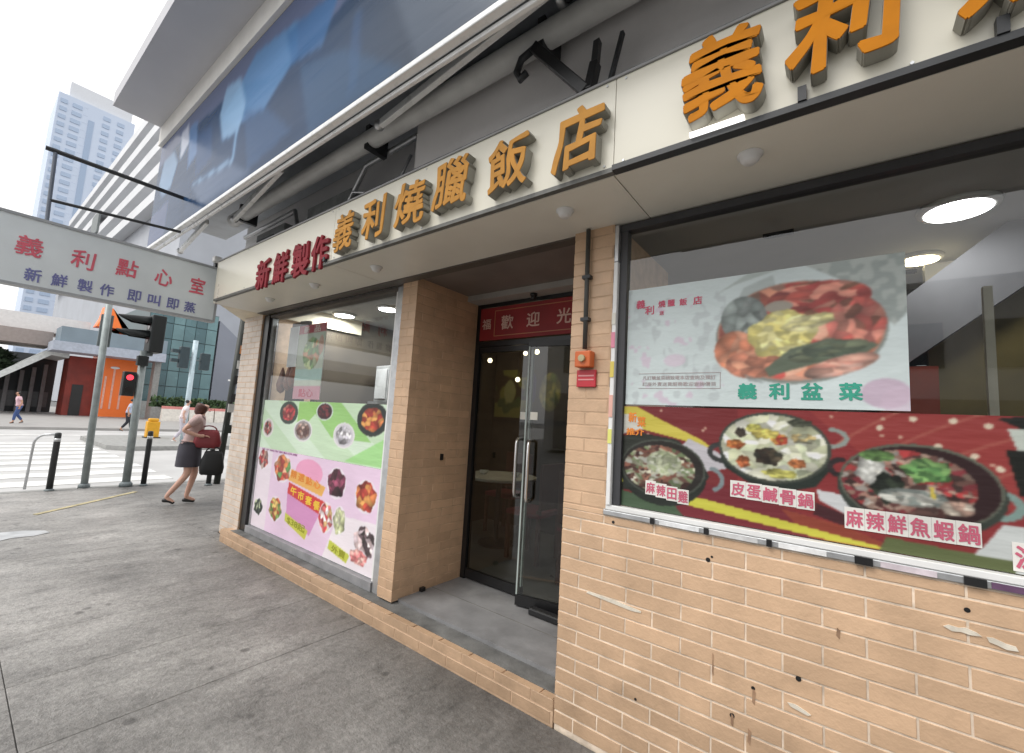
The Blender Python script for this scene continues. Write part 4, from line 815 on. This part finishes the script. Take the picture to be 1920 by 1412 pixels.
# murals and tables behind the door
PM = Print(-3.85,-2.7,1.55,2.2,80,(70,52,24)); PM.put((PM.noise(.16,8) > .5) & (PM.X < -3.3), (150,144,60)); PM.put((PM.noise(.1,9) > .7) & (PM.X < -3.25), (84,104,50)); PM.put(PM.ell(-3.22,1.95,.06,.2), (60,46,110)); PM.food(-2.95,1.9,.16,.25,[(176,160,60),(150,140,50),(110,120,44)],20,71); PM.put(PM.ell(-3.6,1.9,.1,.16), (180,176,110))
mu = thing('mural', (-3.3, 4.66, 1.55), 'yellow green picture panel on the wall behind the glass door', 'picture')
PM.build('printed_sheet', 4.655, mu, pmat('poster_print', .4, .3)); obj('backing', MB().box(-3.87,-2.68,4.658,4.69,1.53,2.22), M_int, mu)
structure('dining_mid_wall', MB().box(-3.91,-1.14,4.7,4.8,.15,2.74), M_int)
for i, (x, y, z) in enumerate(((-3.3,3.85,2.20),(-2.95,3.95,1.98),(-2.6,3.8,2.26),(-3.15,4.35,2.36))):
    t = thing('pendant_lamp', (x, y, z), 'small warm pendant lamp behind the glass door, ' + ('beside the mural','lowest of the four','hanging over the door handles','deepest in the room')[i], 'lamp', 'pendant lamps behind the door')
    obj('globe', MB().sphere((x, y, z), .028), emat('globe_glow', (1,.82,.55), 5), t, smooth=True); obj('flex', MB().tube([(x,y,z+.028),(x,y,2.748)], .004, 6), M_blackf, t)
def chair(x, y, rz, lab):
    c = thing('chair', (x, y, .15), lab, 'chair', 'dining chairs behind the glass door'); mm = mat('chair_wood', (.12,.04,.025), .4)
    o = (x, y, .15)
    obj('seat', MB().box(x-.21,x+.21,y-.2,y+.2,.58,.63), mat('chair_seat_red', (.25,.03,.05), .6), c, bevel=.015)
    obj('backrest', MB().box(x-.2,x+.2,y+.18,y+.22,.66,1.1), mm, c, bevel=.012)
    for sx in (-1,1):
        for sy in (-1,1): obj('leg', MB().box(x+sx*.18-.018,x+sx*.18+.018,y+sy*.18-.018,y+sy*.18+.018,.151,.579 if sy < 0 else .66), mm, c)
    c.rotation_euler.z = rz; return c
for (tx, ty, k) in ((-3.05,3.85,0),(-1.95,4.15,1)):
    t = thing('dining_table', (tx,ty,.15), ('round dining table with white cloth just inside the glass door','round dining table with white cloth further inside the glass door')[k], 'table', 'round tables behind the door')
    obj('table_top', MB().lathe((tx,ty,.86), [(.40,0),(.42,.01),(.42,.03)], 28), mat('cloth_white', (.65,.62,.58), .7), t); obj('leg', MB().lathe((tx,ty,.151), [(.2,0),(.2,.02),(.03,.05),(.03,.708)], 16), M_darkmet, t)
    for j in range(2):
        a = j*PI+.5; cxx, cyy = tx+.18*math.cos(a), ty+.18*math.sin(a)
        b = obj('bowl', MB().lathe((cxx,cyy,.891), [(.02,0),(.04,.02),(.055,.045)], 14), M_white, smooth=True); tag(b, 'white rice bowl on the %s white clothed table, %s the glass door' % (('first','second')[k], ('far from','close to')[j]), 'bowl', 'bowls laid on the dining tables')
chair(-2.5,3.75,-PI/2,'red seated chair between the door glass and the first table'); chair(-3.3,4.35,0,'red seated chair beside the first table towards the pier'); chair(-1.75,3.5,PI,'red seated chair beside the second table')

# ------------------------------------------------------------ poles, railings, signals
M_gal = mat('galvanised', (.30,.34,.34), .5, metal=.25, var=.15, scale=10); M_gal2 = mat('galvanised_dark', (.17,.20,.21), .5, var=.15, scale=10)
sp = thing('sign_post', (-9.9, 1.55, 0), 'plain grey steel post rising behind the projecting sign at the kerb', 'post')
obj('post', MB().tube([(-9.9,1.55,0),(-9.9,1.5,3.4)], .048, 14), M_gal, sp, smooth=True); obj('base_collar', MB().lathe((-9.9,1.55,0), [(.075,0),(.075,.05),(.05,.07)], 14), M_gal2, sp, smooth=True)
obj('back_plate', MB().box(-9.98,-9.951,1.44,1.60,2.35,2.9), M_gal2, sp)
tl = thing('traffic_signal', (-9.78, 2.05, 0), 'near traffic signal with black hooded head and lit red pedestrian light on a grey pole', 'traffic light')
obj('pole', MB().tube([(-9.78,2.05,0),(-9.78,2.03,2.35)], .057, 14), M_gal, tl, smooth=True); obj('base_collar', MB().lathe((-9.78,2.05,0), [(.09,0),(.09,.05),(.06,.08)], 14), M_gal2, tl, smooth=True)
M_sig = mat('signal_black', (.012,.016,.017), .5)
obj('head', MB().box(-9.95,-9.60,2.05,2.25,2.33,3.0), M_sig, tl, bevel=.02)
for z in (2.83, 2.58):
    mb = MB(); k = 14; vs = []; 
    for (yy, r0) in ((2.048,.16),(1.62,.11)):
        for j in range(k+1):
            a = PI*j/k; e = 0 if yy > 2 else -.0
            vs.append((-9.785+r0*math.cos(a), yy if yy > 2 else yy+.20*(1-math.sin(a)), z+r0*math.sin(a)*.9))
    mb.add(vs, [(j,j+1,k+2+j,k+1+j) for j in range(k)]); v = obj('visor', mb, M_sig, tl, smooth=True); so_ = v.modifiers.new('s', 'SOLIDIFY'); so_.thickness = .02
    obj('lens', MB().tube([(-9.785,2.059,z),(-9.785,2.045,z)], .09, 16), mat('lens_dark', (.06,.015,.02), .2), tl)
obj('bracket', MB().box(-9.83,-9.73,2.0,2.15,2.27,2.355), M_gal2, tl, bevel=.01); obj('control_box', MB().box(-9.74,-9.62,1.93,2.08,2.08,2.25), M_sig, tl, bevel=.01)
obj('pedestrian_head', MB().box(-9.86,-9.70,1.80,1.965,1.54,1.96), M_sig, tl, bevel=.012); obj('red_lamp', MB().tube([(-9.705,1.88,1.86),(-9.692,1.88,1.86)], .048, 16), emat('red_lamp', (1,.05,.08), .9), tl); obj('green_lamp', MB().tube([(-9.705,1.88,1.65),(-9.694,1.88,1.65)], .055, 16), M_blackf, tl)
obj('arm', MB().tube([(-9.78,2.04,1.78),(-9.78,1.95,1.78)], .015, 8), M_gal2, tl)
rl = thing('hoop_rail', (-10.0, 1.03, 0), 'hoop of bent steel rail beside a black bollard at the kerb', 'railing')
pts = [(-10.12,.915,0),(-10.12,.93,.7)]+[(-10.12+.18*i/8,.93+.0*i+.12*(1-math.cos(PI/2*i/8)),.7+.16*math.sin(PI/2*i/8)) for i in range(1,9)]+[(-9.86,1.13,.87)]
obj('rail', MB().tube(pts, .018, 10), M_alu, rl, smooth=True)
def bollard(x, y, lab, h=.9, r=.04):
    b = thing('bollard', (x,y,0), lab, 'bollard', 'black bollards along the kerb')
    obj('post', MB().lathe((x,y,0), [(r,0),(r,h-.03),(r*.9,h-.008),(r*.5,h)], 14), mat('bollard_black', (.025,.027,.028), .45), b, smooth=True); obj('foot', MB().lathe((x,y,0), [(r*1.5,0),(r*1.5,.015),(r*1.05,.03)], 14), M_gal2, b, smooth=True); obj('band', MB().lathe((x,y,h-.14), [(r*1.03,0),(r*1.03,.05)], 14), M_alu, b, smooth=True)
bollard(-9.83,1.15,'black bollard touching the bent hoop rail'); bollard(-9.75,2.28,'black bollard just behind the near traffic signal pole',.95); bollard(-9.3,3.12,'black bollard behind the black bag of the walking woman',.8); 
dp = thing('notice_pole', (-9.4, 3.3, 0), 'dark pole hung with small notices and brackets just beyond the corner pillar', 'pole')
obj('pole', MB().tube([(-9.4,3.29,0),(-9.4,3.40,3.3)], .055, 12), mat('pole_olive', (.035,.04,.035), .55), dp, smooth=True)
for i, (z, w, c) in enumerate(((.95,.10,(.02,.025,.02)),(1.35,.09,(.5,.5,.48)),(1.55,.13,(.03,.03,.03)),(1.9,.12,(.02,.02,.02)),(2.2,.1,(.6,.6,.58)),(2.5,.12,(.55,.22,.08)),(2.75,.14,(.05,.035,.02)))):
    obj('notice', MB().box(-9.36,-9.33,3.33+.02*i-.05,3.33+.02*i+w,z,z+.16), mat('notice_%d' % i, c, .6), dp)

# traffic island things
ib = thing('island_bollard', (-21.5, 5.05, .02), 'yellow illuminated bollard on the traffic island', 'bollard')
obj('body', MB().box(-21.65,-21.35,4.86,5.26,.021,.66), mat('bollard_yellow', (.75,.38,.02), .4), ib, bevel=.03); obj('cap', MB().box(-21.62,-21.38,4.90,5.22,.661,.78), mat('bollard_yellow', (.75,.38,.02), .4), ib, bevel=.04); obj('base', MB().box(-21.72,-21.28,4.82,5.30,.0205,.06), M_darkmet, ib)
fs = thing('far_signal', (-19.6, 5.6, .02), 'distant traffic signal with two dark heads on a pale blue-grey pole', 'traffic light')
obj('pole', MB().tube([(-19.6,5.55,.02),(-19.6,5.55,3.85)], .085, 12), mat('pale_pole', (.50,.62,.68), .45), fs, smooth=True)
for dy in (-.32, .36): obj('head', MB().box(-19.7,-19.45,5.55+dy-.15,5.55+dy+.15,2.75,3.55 if dy < 0 else 3.4), mat('head_slate', (.03,.05,.06), .5), fs, bevel=.03); obj('arm', MB().tube([(-19.6,5.55,3.1),(-19.6,5.55+dy,3.1)], .025, 8), M_gal2, fs)
for z in (2.95, 3.3): obj('visor', MB().box(-19.72,-19.5,4.85,5.07,z,z+.12), mat('head_slate', (.03,.05,.06), .5), fs)

# ------------------------------------------------------------ far side of the crossing
M_or2 = mat('orange_cladding', (1.0,.215,.035), .5, var=.05, scale=.6)
ob = thing('orange_building', (-46, 7, 0), 'bright orange clad entrance block with a dark red side across the road', 'building')
obj('front', MB().box(-48,-45,6.85,9.3,.0,4.72), M_or2, ob); obj('recess', MB().box(-48,-45.4,5.25,6.84,0,4.4), mat('dark_red_cladding', (.22,.03,.02), .6, var=.3, scale=1), ob)
obj('upper_gable', MB().prism([(6.35,6.85),(7.1,6.88),(7.15,8.4),(6.72,8.5),(6.6,7.6)], 0, -46.5, -45.1).prism([(7.1,6.88),(9.0,6.9),(9.0,6.0),(8.3,5.9),(7.15,8.4)], 0, -46.5, -45.1), M_or2, ob)
for y, h in ((7.3,3.1),(7.75,3.7),(8.25,3.0)): obj('white_emblem', MB().box(-44.99,-44.96,y-.06,y+.06,.6,h), mat('emblem_pale', (.82,.45,.35), .6), ob)
obj('white_emblem', MB().sphere((-44.95,7.75,3.8), (.03,.28,.1)), M_white, ob)
obj('door', MB().box(-45.42,-45.36,5.6,6.2,.01,2.3), M_blackf, ob)
fb = thing('footbridge', (-43.5, 6.5, 5), 'blue grey covered footbridge box passing in front of the orange block', 'bridge')
obj('parapet', MB().box(-44.9,-42.5,4.3,10.2,5.15,6.2), mat('bridge_bluegrey', (.22,.28,.33), .6, var=.1, scale=.8), fb); obj('edge_beam', MB().box(-44.95,-42.4,4.0,10.2,4.5,5.149), mat('bridge_edge', (.42,.46,.54), .6), fb)
for y in (10.0,): obj('column', MB().box(-44.2,-43.4,y-.2,y+.2,0,4.499), M_kerb, fb)
fo = thing('flyover', (-46, -6, 5), 'white flyover deck with a brownish underside crossing the far road', 'bridge')
obj('parapet', MB().box(-49,-45.6,-40,6.1,5.9,7.1), mat('flyover_white', (.75,.73,.72), .6, var=.06), fo); obj('deck', MB().box(-49,-45.0,-40,4.2,4.9,5.899), mat('flyover_brown', (.34,.29,.27), .7, var=.08), fo)
for y in (-14, -30): obj('column', MB().box(-47.6,-46.4,y-.6,y+.6,0,4.899), M_kerb, fo)
pd = thing('podium_building', (-50, 0, 0), 'dark low podium with grey pillars and a sloping white roof edge', 'building')
obj('podium_wall', MB().box(-52,-51,-14,5.24,0,4.6), mat('podium_dark', (.06,.065,.07), .7, var=.2, scale=.5), pd); obj('roof', MB().prism([(1.0,1.9),(4.2,4.75),(5.2,4.6),(5.2,4.2),(4.3,4.3),(1.2,1.6)], 0, -51, -45.3), mat('roof_white', (.66,.68,.67), .6), pd)  # podium wall in its own dark colour
for i, y in enumerate((1.9,2.7,3.4,4.0,4.6)): obj('pillar', MB().box(-50.9,-50.4,y-.11,y+.11,0,2.6+.3*i), mat('pillar_grey', (.22,.22,.23), .7), pd)
obj('shopfront', MB().box(-50.98,-50.95,.5,5.0,.4,1.6), mat('shopfront_grey', (.14,.14,.15), .4), pd)
tr = thing('tree', (-47.5, .6, 0), 'dark green street tree beneath the flyover beside the sloping white roof', 'tree')
obj('trunk', MB().tube([(-47.5,.6,0),(-47.45,.75,1.6),(-47.6,.9,3.0)], [.16,.12,.06], 8), mat('bark', (.08,.06,.045), .9), tr, smooth=True)
lf = MB(); rr = np.random.RandomState(3)
for i in range(1500):
    d = rr.normal(size=3); d /= np.linalg.norm(d); q = rr.rand()**.4; c = np.array([-47.5,.9,3.5])+d*q*np.array([1.6,2.0,1.25]); a = rr.normal(size=3)*.13; b = rr.normal(size=3)*.13
    lf.add([c-a, c+b, c+a, c-b], [(0,1,2,3)])
obj('crown', lf, mat('leaf_dark', (.045,.075,.04), .7, var=.4, scale=2), tr)
GT = mat('teal_glass', (.10,.19,.21), .22, var=.25, scale=.7); 
gb = thing('glass_building', (-48, 12.5, 0), 'teal glass office block with a grey flank across the road', 'building')
obj('core', MB().box(-60,-46.1,9.6,14.6,0,9.6), mat('core_grey', (.13,.17,.18), .6), gb)
for i in range(6):
    for j in range(6):
        y = 9.65+i*.82; z = 1.4+j*1.36
        obj('pane', MB().box(-46.05,-45.98,y,y+.78,z,z+1.3), mat('teal_glass_%d' % ((i*5+j*3) % 3), ((.10,.19,.21),(.14,.25,.27),(.075,.15,.17))[(i*5+j*3) % 3], .25, var=.15, scale=.7), gb)
obj('plinth', MB().box(-46.08,-45.9,9.62,14.6,0,1.38), mat('plinth_pale', (.45,.52,.52), .5), gb)
gk = thing('grey_building', (-48, 18, 0), 'plain blue grey building flank beyond the teal glass block', 'building')
obj('wall', MB().prism([(14.7,0),(30,0),(30,6.8),(17.6,6.8),(14.7,9.2)], 0, -58, -46), mat('slate_wall', (.24,.26,.31), .7, var=.06, scale=.4), gk)
for k in range(5): obj('window', MB().box(-45.99,-45.95,18.4+k*2,19.6+k*2,2.5,3.8), GT, gk)
hd = thing('hedge', (-42, 14, 1.2), 'long clipped hedge behind the construction barrier', 'hedge')
lf = MB()
for i in range(2600):
    c = np.array([-42.2+rr.uniform(-.35,.35), rr.uniform(9.6,22), rr.uniform(1.0,1.75)]); a = rr.normal(size=3)*.09; b = rr.normal(size=3)*.09; lf.add([c-a,c+b,c+a,c-b], [(0,1,2,3)])
obj('foliage', lf, mat('hedge_leaf', (.07,.12,.05), .7, var=.4, scale=2), hd); obj('soil_box', MB().box(-42.6,-41.9,9.6,22,0,.99), M_kerb, hd)
for k in range(7):
    y0 = 9.8+k*1.7; b = thing('barrier', (-40, y0+.8, 0), ('pale water barrier with a red top band, %s along the hedge' % ('first','second','third','fourth','fifth','sixth','seventh')[k]), 'barrier', 'water barriers along the hedge')
    obj('body', MB().prism([(-40.25,0),(-39.75,0),(-39.88,.9),(-40.12,.9)], 1, y0, y0+1.62), mat('barrier_white', (.72,.68,.62), .5), b); obj('band', MB().box(-40.11,-39.89,y0,y0+1.62,.901,1.1), mat('barrier_red', (.68,.26,.24), .5), b)
lpst = thing('street_lamp', (-40.8, 15.0, 0), 'slender white street lamp in front of the grey building flank', 'street lamp')
obj('post', MB().tube([(-40.8,15,0),(-40.8,15,3.2),(-40.8,14.6,3.5)], .06, 8), M_white, lpst, smooth=True); obj('lamp_head', MB().box(-40.95,-40.65,14.2,14.9,3.45,3.58), M_white, lpst)

opp = thing('added_opposite_building', (8, -24, 0), 'unseen grey building block added across the street to shape reflections and light', 'building')  # unseen block added behind the camera for its effect on reflections and light
obj('wall', MB().box(-6,40,-30,-19,0,8), mat('added_opposite_render', (.55,.54,.52), .8, var=.15, scale=.4), opp)
for i in range(14):
    for j in range(1): obj('window', MB().box(-5+i*3.1,-3+i*3.1,-19.0,-18.93,4.5+j*3.1,6.3+j*3.1), mat('added_opposite_window', (.05,.06,.07), .25), opp)
for i in range(7): obj('added_shutter', MB().box(-5.4+i*6.3,-.2+i*6.3,-18.99,-18.9,.1,3.3), mat('added_opposite_shutter', (.16,.15,.14), .5, var=.2), opp)
# pale buildings behind
wbd = thing('white_building', (-110, 20, 0), 'white building with long stacked balcony ledges behind the blue banner', 'building')
M_wb = mat('white_render', (.70,.71,.73), .7, var=.05, scale=.2); M_wbs = mat('grey_render_bands', (.42,.44,.48), .7, var=.08, scale=.3)
obj('body', MB().box(-165,-62,14.6,40,0,44), M_wbs, wbd)
zz = 27
for k in range(5):
    obj('ledge', MB().box(-160+k*3,-61,13.2,14.58,zz+k*3.7,zz+k*3.7+1.5), M_wb, wbd)
obj('penthouse', MB().box(-120,-62,16,40,44.01,47.5), M_wb, wbd); obj('gutter_box', MB().box(-112,-106,12.9,13.19,31,35), mat('grey_box', (.2,.22,.22), .6), wbd)
tw = thing('tower_block', (-232, 20, 0), 'tall pale blue residential tower with rows of windows rising into the white sky', 'tower')
M_tw = mat('tower_pale_blue', (.60,.68,.82), .7, var=.04, scale=.05); M_tw2 = mat('tower_window_blue', (.42,.52,.68), .4)
obj('shaft', MB().box(-245,-222,11.9,33,0,110), M_tw, tw); obj('roof_crown', MB().box(-243,-223,14.5,32,110.01,116), mat('tower_crown', (.72,.74,.78), .7), tw)
for bay, (y0, y1) in enumerate(((12.6,14.4),(15.7,18.2),(24,26),(28,30))):
    for f in range(33):
        z = 12+f*2.95; obj('window', MB().box(-221.95,-221.8,y0,y1,z,z+1.5), M_tw2, tw)
obj('stair_strip', MB().box(-221.95,-221.85,20.2,21.8,10,104), mat('tower_strip', (.38,.48,.64), .6), tw)
for f in range(33): obj('slab_edge', MB().box(-222.3,-221.96,18.6,19.8,13.6+f*2.95,13.9+f*2.95), M_tw, tw)

# ------------------------------------------------------------ people
def skinned(name, joints, edges, material, parent, sub=2, root=0):
    me = bpy.data.meshes.new(name); O = ORG[parent.name] if parent is not None else Vector()
    me.from_pydata([tuple(Vector(j[:3])-O) for j in joints], edges, [])
    o = bpy.data.objects.new(name, me); COL.objects.link(o)
    sk = o.modifiers.new('skin', 'SKIN'); ss = o.modifiers.new('sub', 'SUBSURF'); ss.levels = sub; ss.render_levels = sub
    for i, j in enumerate(joints):
        r = j[3]; r = r if isinstance(r, tuple) else (r, r)
        me.skin_vertices[0].data[i].radius = r; me.skin_vertices[0].data[i].use_root = (i == root)
    dg = bpy.context.evaluated_depsgraph_get(); nm = bpy.data.meshes.new_from_object(o.evaluated_get(dg))
    bpy.data.objects.remove(o); nm.materials.clear(); nm.materials.append(material); nm.shade_smooth(); nm.name = name
    q = bpy.data.objects.new(name, nm); link(q, parent); ORG[q.name] = O
    return q
def person(base, face, scale, pose, cols, label, extras=None, group=None, skirt=True, hairlong=False):
    """face = heading angle; local frame: x forward, y to the person's left, z up (metres for a 1.7 m figure)"""
    t = thing('person', base, label, 'person', group); B = Vector(base); c, s = math.cos(face), math.sin(face)
    def L(p): return Vector((B.x+scale*(p[0]*c-p[1]*s), B.y+scale*(p[0]*s+p[1]*c), B.z+scale*p[2]))
    def J(p, r): q = L(p); return (q.x, q.y, q.z, (r[0]*scale, r[1]*scale) if isinstance(r, tuple) else r*scale)
    P = pose; skin, top, bot, hair, shoe = cols
    j = [J(P['hip'],.12), J(P['waist'],.10), J(P['chest'],.125), J(P['neckb'],.055), J(P['neck'],.045), J(P['head'],.078), J(P['crown'],.070)]
    e = [(0,1),(1,2),(2,3),(3,4),(4,5),(5,6)]
    for sd_ in ('l','r'):
        n = len(j); j += [J(P['sh_'+sd_],.058), J(P['el_'+sd_],.038), J(P['wr_'+sd_],.026), J(P['ha_'+sd_],.030)]; e += [(2,n),(n,n+1),(n+1,n+2),(n+2,n+3)]
        n = len(j); j += [J(P['th_'+sd_],.088), J(P['kn_'+sd_],.056), J(P['an_'+sd_],.036), J(P['to_'+sd_],.028)]; e += [(0,n),(n,n+1),(n+1,n+2),(n+2,n+3)]
    skinned('body', j, e, skin, t)
    # fingers closed round whatever is carried
    for sd_ in ('l','r'):
        h = Vector(P['ha_'+sd_]); w = Vector(P['wr_'+sd_]); d = (h-w).normalized()
        side = Vector((-d.y, d.x, 0)) if abs(d.z) < .9 else Vector((1,0,0))
        for k in range(4):
            b0 = h+side*(k-1.5)*.018; skinned('finger', [J(b0,.009), J(b0+d*.035,.0085), J(b0+d*.05+Vector((.015,0,-.025)),.0075)], [(0,1),(1,2)], skin, t, 1)
        skinned('thumb', [J(h-side*.03,.010), J(h-side*.045+d*.03,.009)], [(0,1)], skin, t, 1)
    j = [J(P['waist'],.125), J(P['chest'],.148), J(tuple(Vector(P['chest'])*.5+Vector(P['neckb'])*.5),.095), J(tuple(Vector(P['hip'])*.55+Vector(P['waist'])*.45),.135)]; e = [(0,1),(1,2),(0,3)]
    for sd_ in ('l','r'):
        n = len(j); j += [J(P['sh_'+sd_],.074), J(tuple(Vector(P['sh_'+sd_])*.35+Vector(P['el_'+sd_])*.65),.056)]; e += [(1,n),(n,n+1)]
    skinned('shirt', j, e, top, t)
    if skirt:
        mb = MB(); h = Vector(P['hip']); k = Vector((h.x*.6, h.y, P['skirt'])); wv = Vector(P['waist'])
        for i, (cc_, rx, ry) in enumerate(((wv*.4+h*.6,.14,.16),(h,.155,.18),(h*.5+k*.5,.165,.185),(k,.17,.18))):
            for a in range(16):
                th = 2*PI*a/16; w_ = 1+.05*math.sin(5*th)*(i > 1); q = L((cc_.x+rx*w_*math.cos(th), cc_.y+ry*w_*math.sin(th), cc_.z)); mb.v.append(tuple(q))
        for i in range(3):
            for a in range(16): mb.f.append((i*16+a, i*16+(a+1)%16, (i+1)*16+(a+1)%16, (i+1)*16+a))
        mb.f.append(tuple(range(16))); obj('shorts', mb, bot, t, smooth=True)
    else:
        j = [J(P['hip'],.145), J(tuple(Vector(P['hip'])*.6+Vector(P['waist'])*.4),.13)]; e = [(0,1)]
        for sd_ in ('l','r'):
            n = len(j); a = Vector(P['an_'+sd_]); kk = Vector(P['kn_'+sd_]); j += [J(P['th_'+sd_],.105), J(kk,.075), J(a*.85+kk*.15,.06)]; e += [(0,n),(n,n+1),(n+1,n+2)]
        skinned('trousers', j, e, bot, t)
    H = Vector(P['head']); C_ = Vector(P['crown']); up = (C_-H).normalized(); fw = Vector((1,0,0)) if abs(up.x) < .5 else Vector((.6,0,-.5))
    k_ = 1.16 if hairlong else 1.0
    hj = [J(C_-fw*.012,.088*k_), J(H-fw*(.035 if hairlong else .045)+up*.02,.088*k_), J(H-fw*.055-up*.05,.070*k_*1.15)]
    if hairlong: hj.append(J(H-fw*.085-up*.13,.065)); he = [(0,1),(1,2),(2,3)]
    else: he = [(0,1),(1,2)]
    skinned('hair', hj, he, hair, t)
    skinned('nose', [J(H+fw*.078,.012), J(H+fw*.092-up*.02,.014)], [(0,1)], skin, t, 1)
    for sd_ in (1,-1):
        mbx = MB().sphere(tuple(L(H+fw*.070+Vector((0,.03*sd_,0))+up*.018)), .011*scale, 8, 6); obj('eye', mbx, M_blackf, t)
    obj('mouth', MB().sphere(tuple(L(H+fw*.074-up*.045)), (.008*scale,.02*scale,.006*scale), 8, 6), mat('lip', (.4,.12,.1), .5), t)
    for sd_ in ('l','r'):
        a = Vector(P['an_'+sd_]); to = Vector(P['to_'+sd_]); d = to-a; d.z = 0; d.normalize()
        skinned('shoe', [J(a-d*.05+Vector((0,0,-.045)),.036), J(a+d*.06+Vector((0,0,-.055)),.034), J(to+Vector((0,0,-.005)),.030)], [(0,1),(1,2)], shoe, t, 1)
    if extras: extras(t, L)
    return t
SK = mat('skin', (.50,.27,.18), .5, var=.06); SKp = mat('skin_pale', (.58,.35,.27), .5, var=.06)
walk = dict(hip=(0,0,.93), waist=(.02,0,1.08), chest=(.06,0,1.30), neckb=(.09,0,1.44), neck=(.11,0,1.49), head=(.145,0,1.575), crown=(.155,0,1.645),
    sh_l=(.07,.17,1.38), el_l=(.02,.23,1.14), wr_l=(.20,.15,1.07), ha_l=(.27,.12,1.07), sh_r=(.07,-.17,1.38), el_r=(-.10,-.24,1.18), wr_r=(.12,-.19,1.10), ha_r=(.19,-.17,1.10),
    th_l=(.0,.085,.86), kn_l=(.10,.08,.50), an_l=(.02,.08,.10), to_l=(.15,.09,.035), th_r=(0,-.085,.86), kn_r=(.02,-.08,.49), an_r=(-.22,-.07,.13), to_r=(-.10,-.08,.035), skirt=.60)
wpose = dict(walk); wpose.update(neck=(.10,0,1.48), head=(.125,0,1.545), crown=(.125,0,1.61))
def bags(t, L):
    pass
M_blouse = mat('pink_beige_blouse', (.46,.34,.33), .8, var=.1); M_drk = mat('charcoal_cloth', (.05,.048,.062), .85)
wo = (-7.74, 2.30, 0)
person(wo, math.radians(68), .92, wpose, (SKp, M_blouse, M_drk, mat('auburn_hair', (.075,.025,.018), .5, var=.3, scale=40), M_blackf), 'woman with brown hair, pale blouse and dark shorts carrying bags past the corner pillar', bags, hairlong=True)
def bag(name, c, w, d, h, m, lab, face, handle=.07):
    x, y, z = c; t = thing(name, c, lab, 'bag'); mb = MB(); n = 6
    
    prof = [(0,.80,.7),(.06,.97,.95),(.3,1.03,1.1),(.6,.96,.9),(.85,.82,.6),(1.,.70,.28)]      # soft sagging pouch, widest low down
    for (q, fw, fd) in prof:
        for k in range(20):
            a = 2*PI*k/20; ca, sa = math.cos(a), math.sin(a); rr_ = 1+.035*math.sin(3*a+q*9)
            mb.v.append((w/2*fw*rr_*math.copysign(abs(ca)**.55, ca), d/2*fd*rr_*math.copysign(abs(sa)**.7, sa), h*(q+.02*math.sin(2*a+q*5))))
    for i in range(5):
        for k in range(20): mb.f.append((i*20+k, i*20+(k+1)%20, (i+1)*20+(k+1)%20, (i+1)*20+k))
    mb.f.append(tuple(range(20))[::-1]); mb.f.append(tuple(100+k for k in range(20)))
    mb.v = [(x+a*math.cos(face)-b*math.sin(face), y+a*math.sin(face)+b*math.cos(face), z+q) for a, b, q in mb.v]
    obj('pouch', mb, m, t, smooth=True)
    pts = [Vector((x+math.cos(face)*w*.3*math.cos(a), y+math.sin(face)*w*.3*math.cos(a), z+h*.97+handle*math.sin(a))) for a in np.linspace(PI, 0, 9)]
    obj('handle', MB().tube(pts, .010, 8), m, t, smooth=True)
f0 = math.radians(68)
bag('handbag', (-7.58,2.46,.83), .34, .13, .27, mat('wine_red_leather', (.20,.022,.03), .5, var=.15), 'wine red handbag held at the waist of the walking woman', f0)
bag('shopping_bag', (-7.50,2.53,.44), .30, .15, .35, mat('black_cloth_bag', (.008,.009,.01), .7), 'black shopping bag hanging below the red handbag', f0)
stand = dict(walk); stand.update(el_r=(-.02,-.24,1.14), wr_r=(.02,-.25,.92), ha_r=(.03,-.25,.84), el_l=(-.02,.24,1.14), wr_l=(.04,.25,.92), ha_l=(.05,.25,.84), kn_l=(.12,.08,.5), an_l=(.16,.08,.10), to_l=(.28,.09,.035), head=(.13,0,1.585), crown=(.13,0,1.66))
M_pk = mat('pale_pink_shirt', (.72,.48,.54), .8); M_bl = mat('blue_jeans', (.05,.09,.24), .8)
person((-31.2,2.2,0), math.radians(-80), .90, stand, (SK, M_pk, M_bl, mat('black_hair', (.012,.01,.01), .5), M_blackf), 'pedestrian in a pale pink shirt and blue trousers on the far pavement', skirt=False)
person((-27.9,5.55,-.12), math.radians(75), .96, stand, (SK, mat('pale_blue_shirt', (.45,.52,.66), .8), mat('dark_trousers', (.02,.022,.03), .8), mat('black_hair', (.012,.01,.01), .5), M_blackf), 'pedestrian in a pale blue shirt and dark trousers crossing behind the signal pole', skirt=False)
person((-19.0,5.30,.02), math.radians(80), .93, stand, (SKp, mat('white_shirt', (.75,.68,.70), .8), mat('pale_trousers', (.55,.52,.58), .8), mat('black_hair', (.012,.01,.01), .5), M_white), 'pedestrian in white waiting on the traffic island behind the woman', skirt=False)
